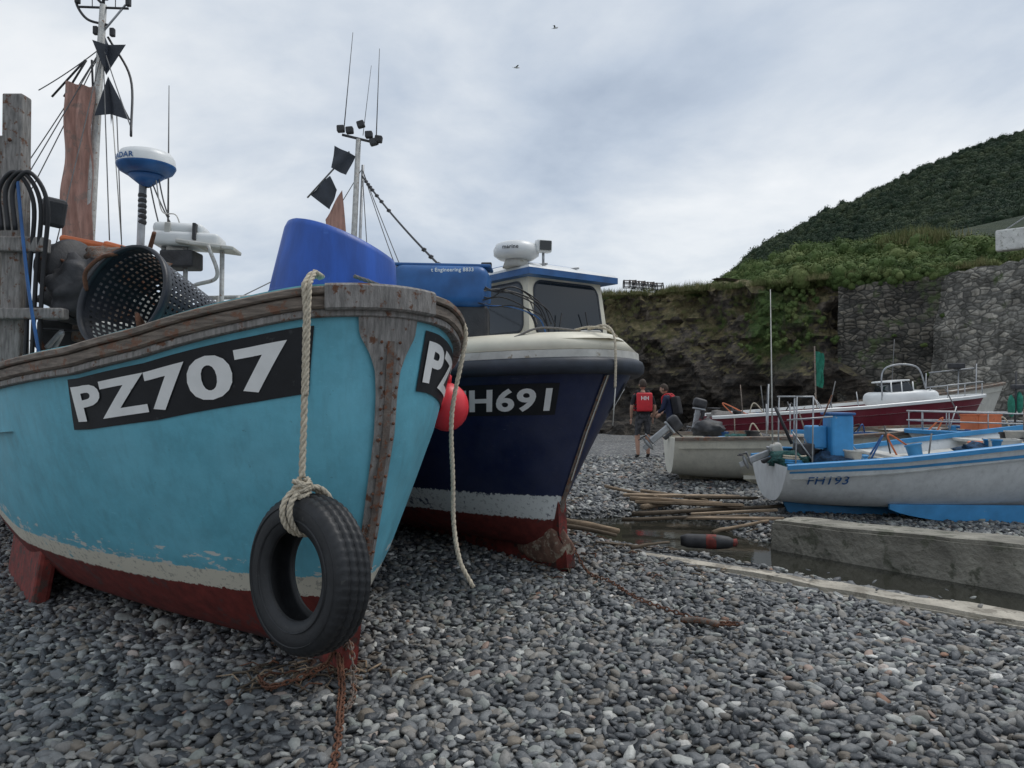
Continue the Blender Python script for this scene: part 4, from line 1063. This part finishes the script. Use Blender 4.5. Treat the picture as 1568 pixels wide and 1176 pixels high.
# ------------------------------------------------------------------ stone walls
def stone_mat(name,c0,c1,c2,mort,sc_,moss=.62):
    m,g,b=newmat(name); base=g.coord('Object',(1,1,1.8))
    wn=g.n('ShaderNodeTexNoise'); g.l(base,wn.inputs['Vector']); wn.inputs['Scale'].default_value=1.2
    ad=g.n('ShaderNodeVectorMath',operation='MULTIPLY_ADD'); g.l(wn.outputs['Color'],ad.inputs[0]); ad.inputs[1].default_value=(.35,.35,.35); g.l(base,ad.inputs[2])
    co_=ad.outputs[0]
    v1=g.vor(co_,sc_); v2=g.vor(co_,sc_,'DISTANCE_TO_EDGE')
    s_=g.n('ShaderNodeSeparateColor'); g.l(v1.outputs['Color'],s_.inputs[0])
    c=g.ramp(s_.outputs[0],[(0,c0),(.5,c1),(1,c2)])
    c=g.mix(1,c,g.ramp(g.noise(g.coord('Object'),9,6,.7),[(.3,.6),(.7,1.25)]),'MULTIPLY')
    c=g.mix(g.ramp(v2.outputs[0],[(.03,1.),(.12,0.)]),c,mort)
    big=g.noise(g.coord('Object'),.6,6,.65)
    c=g.mix(1,c,g.ramp(big,[(.35,.55),(.65,1.2)]),'MULTIPLY')
    st_=g.noise(g.coord('Object',(3,3,.35)),1.5,6,.65)
    c=g.mix(1,c,g.ramp(st_,[(.40,.6),(.58,1.05)]),'MULTIPLY')
    c=g.mix(g.ramp(g.noise(g.coord('Object'),1.1,6,.65),[(moss,0.),(moss+.08,1.)]),c,(.065,.085,.035))
    g.put(b.inputs['Base Color'],c); b.inputs['Roughness'].default_value=.9
    g.l(g.bump(v2.outputs[0],1,.12),b.inputs['Normal']); return m
M_st1=stone_mat('dark_rubble_stone',(.07,.066,.058),(.155,.14,.118),(.28,.25,.20),(.04,.04,.034),3.4,.56)
M_st2=stone_mat('grey_rubble_stone',(.16,.152,.135),(.29,.275,.24),(.43,.395,.335),(.12,.115,.10),3.4,.62)
def wall(name,a,b_,za,zb2,th,batter,m):
    a=Vector((*a,0)); b_=Vector((*b_,0)); d=(b_-a).normalized(); nrm=Vector((d.y,-d.x,0))
    if nrm.dot(-a)<0: nrm=-nrm
    nu=int((b_-a).length/.10); nv=60; vs=[]
    for i in range(nu+1):
        u=i/nu; zt_=za+(zb2-za)*u+.14*noise.noise(Vector((i*.25,za,0)))+.06*noise.cell(Vector((i*.45,za,0)))
        for j in range(nv+1):
            f=j/nv; z=-.3+(zt_+.3)*f; p=a.lerp(b_,u)+nrm*(batter*(1-f)); p.z=z
            p+=nrm*(.14*noise.noise(p*.9)+.07*noise.noise(p*3.5)); vs.append(p)
        for bk,dz in ((.25,0.02),(th,0.0)):
            p=a.lerp(b_,u)-nrm*bk; p.z=zt_+dz; vs.append(p)
        p=a.lerp(b_,u)-nrm*th; p.z=-.3; vs.append(p)
    K=nv+4
    fs=[(i*K+j,i*K+j+1,(i+1)*K+j+1,(i+1)*K+j) for i in range(nu) for j in range(K-1)]
    fs+=[tuple(range(K)),tuple(range(nu*K,(nu+1)*K))]
    mb=MB(); mb.add(vs,fs,m,False); return mb.obj(name)
wall('stone_retaining_wall',(12.1,27.6),(15.2,25.7),5.45,5.7,1.0,.5,M_st1)
wall('stone_retaining_wall',(15.0,25.9),(18.6,18.5),5.6,6.3,1.0,1.3,M_st2)
M_pw=mat('whitewashed_stone',(.62,.62,.59),.9,.15,5,bump=.6,bd=.03,rust=(.3,.3,.26),rthr=.58)
mb=MB(); mb.box((3.6,.35,.70),(17.5,23.6,6.62),M_pw,rot=(0,0,R(-42)),bev=.05); mb.tube([(16.3,24.6,6.95),(16.8,24.2,7.35),(19.5,22,7.45)],.02,M_metal,6)
mb.obj('parapet_wall')
# ------------------------------------------------------------------ hill
Rx=[-60,-10,5,12,20,25,30.3,36,45,54,61,69,100,200,400]; Rz=[1,1,2,4.2,8.8,13.2,17.6,21.4,26.4,31.0,34.0,36.8,45,52,50]
E0x=[-14,-8,-2,4,9,12.2,15,16.5,20,400]; E0y=[42,39,36,34,32,29.5,28,26,24.6,24.6]
def hz_(x,y):
    y0=float(np.interp(x,E0x,E0y))
    ze=float(np.interp(x,[-14,-8,-2,4,12,400],[1,2.2,4.2,5.7,5.9,6.1]))
    zn=float(np.interp(x,[-14,-2,5,9,12,15,17,22,30,50],[.5,3,6.0,6.4,7.6,8.6,9.0,9.7,11.5,13]))
    r_=float(np.interp(x,Rx,Rz))
    z=float(np.interp(y,[y0,max(y0+5,37),100,160,300],[ze,zn,r_,r_*.95,r_*.5]))
    return z+(.7*noise.fractal(Vector((x*.06,y*.06,2)),1,2,4)*min(1,max(0,(y-40)/30)))
m,g,b=newmat('hillside_ground'); co_=g.coord('Object')
c=g.ramp(g.noise(co_,.5,9,.7),[(.3,(.020,.036,.018)),(.55,(.040,.060,.028)),(.75,(.07,.08,.038))])
g.put(b.inputs['Base Color'],c); b.inputs['Roughness'].default_value=.95
g.l(g.bump(g.noise(co_,1.2,8,.7),1,.6),b.inputs['Normal'])
hx=np.concatenate([np.arange(-14,80,.8),np.geomspace(81,400,30)]); vs=[];ny=90
for x in hx:
    y0=float(np.interp(x,E0x,E0y))
    for k in range(ny+1):
        y=y0+(300-y0)*(k/ny)**1.8; vs.append((x,y,hz_(x,y)))
fs=[(i*(ny+1)+k,i*(ny+1)+k+1,(i+1)*(ny+1)+k+1,(i+1)*(ny+1)+k) for i in range(len(hx)-1) for k in range(ny)]
mb=MB(); mb.add(vs,fs,m,True); mb.obj('hillside')
def leafmat(name,a,b_,c_,ps=.12):
    m,g,b=newmat(name); oi=g.n('ShaderNodeObjectInfo'); ge=g.n('ShaderNodeNewGeometry')
    pn=g.noise(ge.outputs['Position'],ps,5,.65)
    n=g.noise(g.coord('Object'),1.8,3); f=g.math('ADD',g.math('MULTIPLY',oi.outputs['Random'],.28),g.math('ADD',g.math('MULTIPLY',n,.22),g.math('MULTIPLY',g.math('SUBTRACT',pn,.27),1.15)))
    g.put(b.inputs['Base Color'],g.ramp(f,[(.25,a),(.5,b_),(.8,c_)])); b.inputs['Roughness'].default_value=.8; b.inputs['Specular IOR Level'].default_value=.15; return m
M_lf=leafmat('shrub_leaves',(.035,.060,.018),(.080,.120,.038),(.16,.185,.07),.5)
M_lf2=leafmat('hill_leaves',(.018,.034,.021),(.034,.054,.031),(.070,.088,.045),.10)  # bluish leaf tones carry a slight distance haze in the colour
M_gr=leafmat('grass_blades',(.09,.125,.042),(.17,.18,.078),(.30,.26,.14),.4)
def bushproto(n,m,sz,flat=1):
    vs=[];fs=[]
    lob=[(Vector((random.uniform(-.5,.5),random.uniform(-.5,.5),random.uniform(.1,.55)*flat)),random.uniform(.3,.55)) for _ in range(7)]
    for i in range(n):
        c,r_=random.choice(lob); d_=Vector((random.gauss(0,1),random.gauss(0,1),random.gauss(.25,1))).normalized()
        p=c+d_*r_*random.uniform(.75,1.2)
        if p.z<-.1: p.z=-.1
        q=(d_+Vector((random.gauss(0,.5),random.gauss(0,.5),random.gauss(0,.5)))).normalized()
        u=q.orthogonal().normalized(); w_=q.cross(u); a=random.uniform(0,6.3); u,w_=u*math.cos(a)+w_*math.sin(a),w_*math.cos(a)-u*math.sin(a)
        s=sz*random.uniform(.6,1.4); k=len(vs)
        vs+=[p-u*s,p+w_*s*.5,p+u*s,p-w_*s*.5]; fs.append((k,k+1,k+2,k+3))
    for c,r_ in lob:
        k=len(vs); t_=bmesh.new(); bmesh.ops.create_icosphere(t_,subdivisions=2,radius=r_*.78)
        vs+=[v.co+c for v in t_.verts]; fs+=[[v.index+k for v in f.verts] for f in t_.faces]; t_.free()
    return proto('leaf_clump',[tuple(v) for v in vs],fs,m,False)
Bs=[bushproto(850,M_lf,.06) for _ in range(5)]
Bh=[bushproto(600,M_lf2,.07,random.uniform(.6,1.3)) for _ in range(7)]
def grassproto():
    vs=[];fs=[]
    for i in range(60):
        x,y=random.gauss(0,.25),random.gauss(0,.25); h=random.uniform(.4,1); a=random.uniform(0,6.3); l=random.uniform(.1,.45); k=len(vs); wv=.02
        dx,dy=math.cos(a),math.sin(a)
        vs+=[(x-dy*wv,y+dx*wv,0),(x+dy*wv,y-dx*wv,0),(x+dx*l*.4+dy*wv*.7,y+dy*l*.4-dx*wv*.7,h*.6),(x+dx*l*.4-dy*wv*.7,y+dy*l*.4+dx*wv*.7,h*.6),(x+dx*l,y+dy*l,h)]
        fs+=[(k,k+1,k+2,k+3),(k+3,k+2,k+4)]
    return proto('grass_tuft',vs,fs,M_gr,False)
Gs=[grassproto() for _ in range(4)]
P_=[];Ro=[];Sc=[]
for k in range(15000):
    y=random.uniform(40,116); x=random.uniform(.22*y,1.0*y+6)
    if x<y*.30 and y>60: continue
    big=noise.noise(Vector((x*.09,y*.07,9)))
    s=random.uniform(.45,1.0)*(y/90)**.5*(1+.7*max(0,big*1.6))
    P_.append((x,y,hz_(x,y)-.25*s)); Ro.append((random.gauss(0,.15),random.gauss(0,.15),random.uniform(0,6.3))); Sc.append((s,s,s*random.uniform(.6,1.3)))
scatter('hillside_scrub',P_,Ro,Sc,Bh)
P_=[];Ro=[];Sc=[]
def edge_y(x): return float(np.interp(x,[-2,4.5,6.5,9,12.2,15.2,17,18.6],[34.2,32.0,31.2,30.2,28.2,26.8,23.5,19.5]))
for k in range(2200):
    x=random.uniform(7.5,27); t_=random.random()**1.2; y=edge_y(x)+t_*12
    if x<10.5 and random.random()<.55: continue
    if x>15.5: y=max(y,23.9)
    dens=(x-8)/9
    if random.random()>.25+dens: continue
    if 15.3<x<20 and y<24.9+max(0,(16.8-x)*.9): continue
    s=random.uniform(.28,.58)+(random.uniform(.1,.42) if x>11 and y>27 and random.random()<.35 else 0)
    P_.append((x,y,max(hz_(x,y),5.75)-.1)); Ro.append((random.gauss(0,.2),random.gauss(0,.2),random.uniform(0,6.3))); Sc.append((s,s,s*random.uniform(.7,1.25)))
for k in range(70):
    x=random.gauss(10.9,.7); f=random.random(); z=6.1-3.2*f
    y=float(np.interp(x,[8,9,11,12.6],[29.4,29,27.8,27.3]))-.2+1.6*(1-f)**1.2
    s=random.uniform(.10,.24); P_.append((x-f*.7,y,z)); Ro.append((-.9,0,random.uniform(0,6.3))); Sc.append((s,s,s))
for k in range(70):
    x=random.uniform(12.1,15.6); y=float(np.interp(x,[12.1,15.2,15.6],[27.7,25.9,25.6]))+random.uniform(-.05,.6); s=random.uniform(.2,.45)
    P_.append((x,y,5.65+random.uniform(-.3,.2))); Ro.append((0,0,random.uniform(0,6.3))); Sc.append((s,s,s))
for k in range(8):
    x=random.uniform(13.5,16.2); z=random.uniform(1.6,4.2); y=float(np.interp(x,[12.1,15.1,16.6],[27.3,25.5,22.6]))-.35*(1-z/6); s=random.uniform(.10,.22)
    P_.append((x,y,z)); Ro.append((0,0,random.uniform(0,6.3))); Sc.append((s,s,s))
for k in range(160):
    x=random.uniform(17,24); y=random.uniform(24.9,29); s=random.uniform(.35,.65)
    P_.append((x,y,max(hz_(x,y),6.0)-.05)); Ro.append((0,0,random.uniform(0,6.3))); Sc.append((s,s,s))
scatter('clifftop_bushes',P_,Ro,Sc,Bs)
P_=[];Ro=[];Sc=[]
for k in range(3000):
    x=random.uniform(3.2,25); y=edge_y(x)+random.uniform(-.6,5)
    if 15.3<x<20 and y<25.0: continue
    s=random.uniform(.12,.38)
    if 6.5<x<8.5: s*=1.3
    P_.append((x,y,max(hz_(x,y),5.75)-.02)); Ro.append((random.gauss(0,.15),random.gauss(0,.15),random.uniform(0,6.3))); Sc.append((s,s,s))
for k in range(90):
    x=17.2+random.gauss(0,.5); y=31+random.uniform(-.6,1.5); P_.append((x,y,hz_(x,y)+.1)); Ro.append((0,0,random.uniform(0,6.3))); s=random.uniform(.7,1.15); Sc.append((s,s,s))
for k in range(420):
    x=random.uniform(4,11.8); f=random.random()**1.4*.5; z=5.9*(1-f)
    y=float(np.interp(x,[2.5,4.5,6.5,9,11,12.6],[31.5,30.6,30,29,27.8,27.4]))-.6+2.2*(1-f)**1.4+random.uniform(-.3,.2)
    s=random.uniform(.10,.22); P_.append((x,y,z)); Ro.append((.5+random.gauss(0,.2),random.gauss(0,.2),random.uniform(-.5,.5))); Sc.append((s,s,s))
scatter('clifftop_grass',P_,Ro,Sc,Gs)
for k in range(4):
    x=5.0+.38*k; y=31.6; z=6.05-.04*k; mb=MB()
    for sx in (-.25,0,.25):
        mb.tube([(x+sx,y-.18,z),(x+sx,y-.18,z+.2),(x+sx,y-.1,z+.32),(x+sx,y+.1,z+.32),(x+sx,y+.18,z+.2),(x+sx,y+.18,z)],.025,M_dark,5)
    for yy,zz in ((-.18,0.02),(.18,.02),(-.18,.2),(0,.32),(.18,.2)): mb.tube([(x-.27,y+yy,z+zz),(x+.27,y+yy,z+zz)],.02,M_dark,5)
    for q_ in range(9): mb.tube([(x-.25+.06*q_,y-.18,z),(x-.22+.06*q_,y-.17,z+.22),(x-.2+.06*q_,y-.08,z+.32)],.008,M_rustg,4)
    mb.obj('lobster_pot')
for (x,y,z,r_) in ((.25,45,21.4,.3),(2.9,50,26.3,-.4)):
    mb=MB(); mb.ball((0,0,0),(.2,.06,.06),M_wht,2); mb.ball((.2,0,.02),(.06,.045,.045),M_wht,2); mb.tube([(.24,0,.02),(.31,0,.01)],[.02,.005],M_or,5)
    for sd in (-1,1): mb.add([(.08,sd*.03,.02),(.12,sd*.3,.14),(-.02,sd*.65,.06),(.0,sd*.3,.12),(-.08,sd*.03,.02)],[(0,1,3,4),(1,2,3)],M_metal)
    mb.add([(-.17,-.02,0),(-.17,.02,0),(-.3,.06,0),(-.3,-.06,0)],[(0,1,2,3)],M_wht)
    o=mb.obj('seagull'); o.location=(x,y,z); o.rotation_euler=(.2,0,r_); o.scale=(.8,.8,.8)
# ------------------------------------------------------------------ people
M_skin=mat('skin',(.42,.24,.17),.6,.1,8,bump=0); M_skinl=mat('skin_legs',(.42,.24,.17),.6,.1,8,bump=0)
M_hair=mat('hair',(.05,.035,.025),.8,.3,30); M_black=mat('black_cloth',(.014,.014,.017),.85,.3,12); M_navy=mat('navy_cloth',(.012,.02,.055),.85,.3,10)
M_vest=mat('red_vest',(.55,.02,.03),.6,.15,8); M_short=mat('patterned_shorts',(.05,.05,.055),.85,.8,16); M_shoe=mat('shoe',(.03,.03,.03),.6,.2,10)
M_lips=mat('lips',(.35,.12,.1),.6,bump=0)
def person(name,loc,rz,J,Rd,E,rule,extra=None,headpos=None,headrot=(0,0,0)):
    e=empty(name,loc,rz)
    names=list(J); me=bpy.data.meshes.new('body'); me.from_pydata([J[n] for n in names],[(names.index(a),names.index(b)) for a,b in E],[])
    o=bpy.data.objects.new('body',me); COL.objects.link(o)
    o.modifiers.new('k','SKIN'); s=o.modifiers.new('s','SUBSURF'); s.levels=2; s.render_levels=2
    for i,n in enumerate(names):
        r_=Rd[n]; d=me.skin_vertices[0].data[i]; d.radius=(r_,r_) if isinstance(r_,(int,float)) else r_; d.use_root=(n=='pelvis')
    bpy.context.view_layer.update()
    m2=bpy.data.meshes.new_from_object(o.evaluated_get(bpy.context.evaluated_depsgraph_get()))
    bpy.data.objects.remove(o)
    mb=MB(); vs=[v.co.copy() for v in m2.vertices]
    for f in m2.polygons:
        mb.sm.append(True); mb.f.append(tuple(f.vertices)); mb.m.append(mb.mi(rule(f.center)))
    mb.v=[tuple(v) for v in vs]; mb.obj('body',e)
    hp=Vector(headpos); HM=Matrix.Translation(hp)@Euler(headrot).to_matrix().to_4x4()
    mb=MB(); bm=bmesh.new(); bmesh.ops.create_icosphere(bm,subdivisions=4,radius=1)
    for v in bm.verts:
        q=v.co.copy(); q=Vector((q.x*.076,q.y*.097,q.z*.118))
        if q.z<0: q.x*=1-.25*(-q.z/.118); q.y*=1-.1*(-q.z/.118)
        if q.y>.05 and abs(q.z)<.02: q.y-=.006
        v.co=q
    mb.bm(bm,M_skin,True,HM)
    mb.add([(-.012,.09,.015),(.012,.09,.015),(.016,.088,-.025),(-.016,.088,-.025),(0,.118,-.02)],[(0,1,4),(1,2,4),(2,3,4),(3,0,4)],M_skin,True,HM)
    mb.box((.045,.01,.01),HM@Vector((0,.087,-.052)),M_lips)
    for sx in (-1,1):
        mb.ball((sx*.03,.088,.012),(.012,.008,.007),M_wht,2,HM); mb.ball((sx*.03,.096,.012),(.005,.003,.005),M_dark,1,HM)
        mb.ball((sx*.078,0,-.005),(.012,.022,.032),M_skin,2,HM); mb.ball((sx*.03,.092,.032),(.018,.005,.004),M_hair,1,HM)
    bm=bmesh.new(); bmesh.ops.create_icosphere(bm,subdivisions=4,radius=1)
    for v in bm.verts:
        q=v.co; k=1.06+.05*noise.noise(q*6); q=Vector((q.x*.08*k,q.y*.10*k-.008,q.z*.122*k+.008))
        if q.y>.02 and q.z<.05: q.y=min(q.y,.03); q.x*=.93
        if q.z<-.05: q.z=-.05
        v.co=q
    mb.bm(bm,M_hair,True,HM); mb.obj('head',e)
    mb=MB()
    for sd,wn,el in ((-1,'wr_l','el_l'),(1,'wr_r','el_r')):
        w_=Vector(J[wn]); d_=(w_-Vector(J[el])).normalized(); fw=Vector((0,1,0)); fw=(fw-d_*fw.dot(d_)).normalized(); sdv=d_.cross(fw)
        MH=Matrix.Translation(w_+d_*.045)@Matrix((( *sdv,),( *fw,),( *d_,))).transposed().to_4x4()
        mb.ball((0,0,0),(.016,.042,.05),M_skin,2,MH)
        for k,(yy,ln) in enumerate(((.03,.07),(.01,.08),(-.01,.075),(-.028,.06))):
            mb.tube([MH@Vector(p) for p in smooth_path([(0,yy,.03),(0.004*sd,yy,.03+ln*.5),(.02*sd,yy,.03+ln*.95)],3)],[.009,.009,.009,.008,.0075,.007,.006],M_skin,6)
        mb.tube([MH@Vector(p) for p in [(0,.03,-.01),(.01*sd,.055,.02),(.015*sd,.055,.05)]],[.012,.01,.008],M_skin,6)
    mb.obj('hands',e)
    if extra:
        mb=MB(); extra(mb); mb.obj('clothing',e)
    return e
E=[('pelvis','belly'),('belly','chest'),('chest','neck'),('neck','hb'),('chest','sh_l'),('sh_l','el_l'),('el_l','wr_l'),('chest','sh_r'),('sh_r','el_r'),('el_r','wr_r'),('pelvis','hip_l'),('hip_l','kn_l'),('kn_l','an_l'),('an_l','to_l'),('pelvis','hip_r'),('hip_r','kn_r'),('kn_r','an_r'),('an_r','to_r')]
Rd=dict(pelvis=(.15,.115),belly=(.14,.105),chest=(.165,.115),neck=.056,hb=.05,sh_l=.068,sh_r=.068,el_l=.043,el_r=.043,wr_l=.028,wr_r=.028,hip_l=.095,hip_r=.095,kn_l=.062,kn_r=.062,an_l=.04,an_r=.04,to_l=.036,to_r=.036)
J=dict(pelvis=(0,0,.96),belly=(0,0,1.12),chest=(0,0,1.34),neck=(0,.0,1.50),hb=(0,.015,1.57),sh_l=(-.19,0,1.43),el_l=(-.27,-.03,1.15),wr_l=(-.25,.07,.91),sh_r=(.19,0,1.43),el_r=(.27,-.02,1.15),wr_r=(.26,.08,.92),hip_l=(-.10,0,.88),kn_l=(-.12,.05,.50),an_l=(-.13,-.06,.09),to_l=(-.14,.10,.04),hip_r=(.10,0,.88),kn_r=(.11,.02,.50),an_r=(.12,0,.09),to_r=(.14,.16,.04))
def rule1(c):
    if c.z<.11: return M_shoe
    if c.z<.54: return M_skinl
    if c.z<1.0 and abs(c.x)<.235: return M_short
    if c.z>1.50: return M_skin
    if abs(c.x)>.19 and c.z<1.22: return M_skin
    return M_black
def vest(mb):
    mb.box((.36,.09,.42),(0,-.125,1.28),M_vest,bev=.035,seg=4); mb.box((.36,.07,.40),(0,.13,1.27),M_vest,bev=.03,seg=4)
    for sx in (-.12,.12): mb.tube(smooth_path([(sx,-.12,1.46),(sx,-.03,1.515),(sx,.05,1.51),(sx,.12,1.45)]),.028,M_black,8)
    for z in (1.14,1.22): mb.box((.40,.28,.025),(0,0,z),M_black,bev=.01)
    flat_text(mb,'HH',Matrix.Translation((0,-.173,1.37))@Matrix.Rotation(R(90),4,'X'),.09,M_white)
person('standing_man',(2.95,16.8,gh(2.95,16.8)+.02),R(6),J,Rd,E,rule1,vest,(0,.03,1.665),(0,0,.2))
J2=dict(J); J2.update(belly=(0,.04,1.11),chest=(0,.10,1.31),neck=(0,.15,1.46),hb=(0,.17,1.52),sh_l=(-.18,.10,1.40),sh_r=(.18,.10,1.40),el_l=(-.24,.16,1.13),wr_l=(-.16,.36,1.02),el_r=(.24,.14,1.13),wr_r=(.18,.34,1.0),kn_l=(-.12,.16,.52),an_l=(-.12,.02,.10),to_l=(-.13,.18,.05),kn_r=(.11,-.02,.50),an_r=(.11,-.20,.11),to_r=(.11,-.05,.04))
def rule2(c):
    if c.z<.11: return M_shoe
    if c.z<1.0 and abs(c.x)<.235: return M_navy if c.z>.45 else M_skinl
    if c.z>1.47: return M_skin
    if c.y>.27 and c.z<1.2: return M_skin
    return M_navy
def bag(mb):
    mb.box((.32,.17,.45),(0,-.12,1.22),M_black,rot=(-.2,0,0),bev=.05,seg=4)
    for sx in (-.11,.11): mb.tube(smooth_path([(sx,-.05,1.42),(sx,.06,1.5),(sx,.2,1.42),(sx,.2,1.2)]),.02,M_vest,8)
    mb.box((.2,.05,.08),(0.02,.0,1.42),M_vest,bev=.02)
person('walking_man',(3.86,18.0,gh(3.86,18)+.02),R(60),J2,Rd,E,rule2,bag,(0,.20,1.615),(-.15,0,.1))
sc.view_settings.view_transform='Standard'; sc.view_settings.look='None'; sc.view_settings.exposure=0
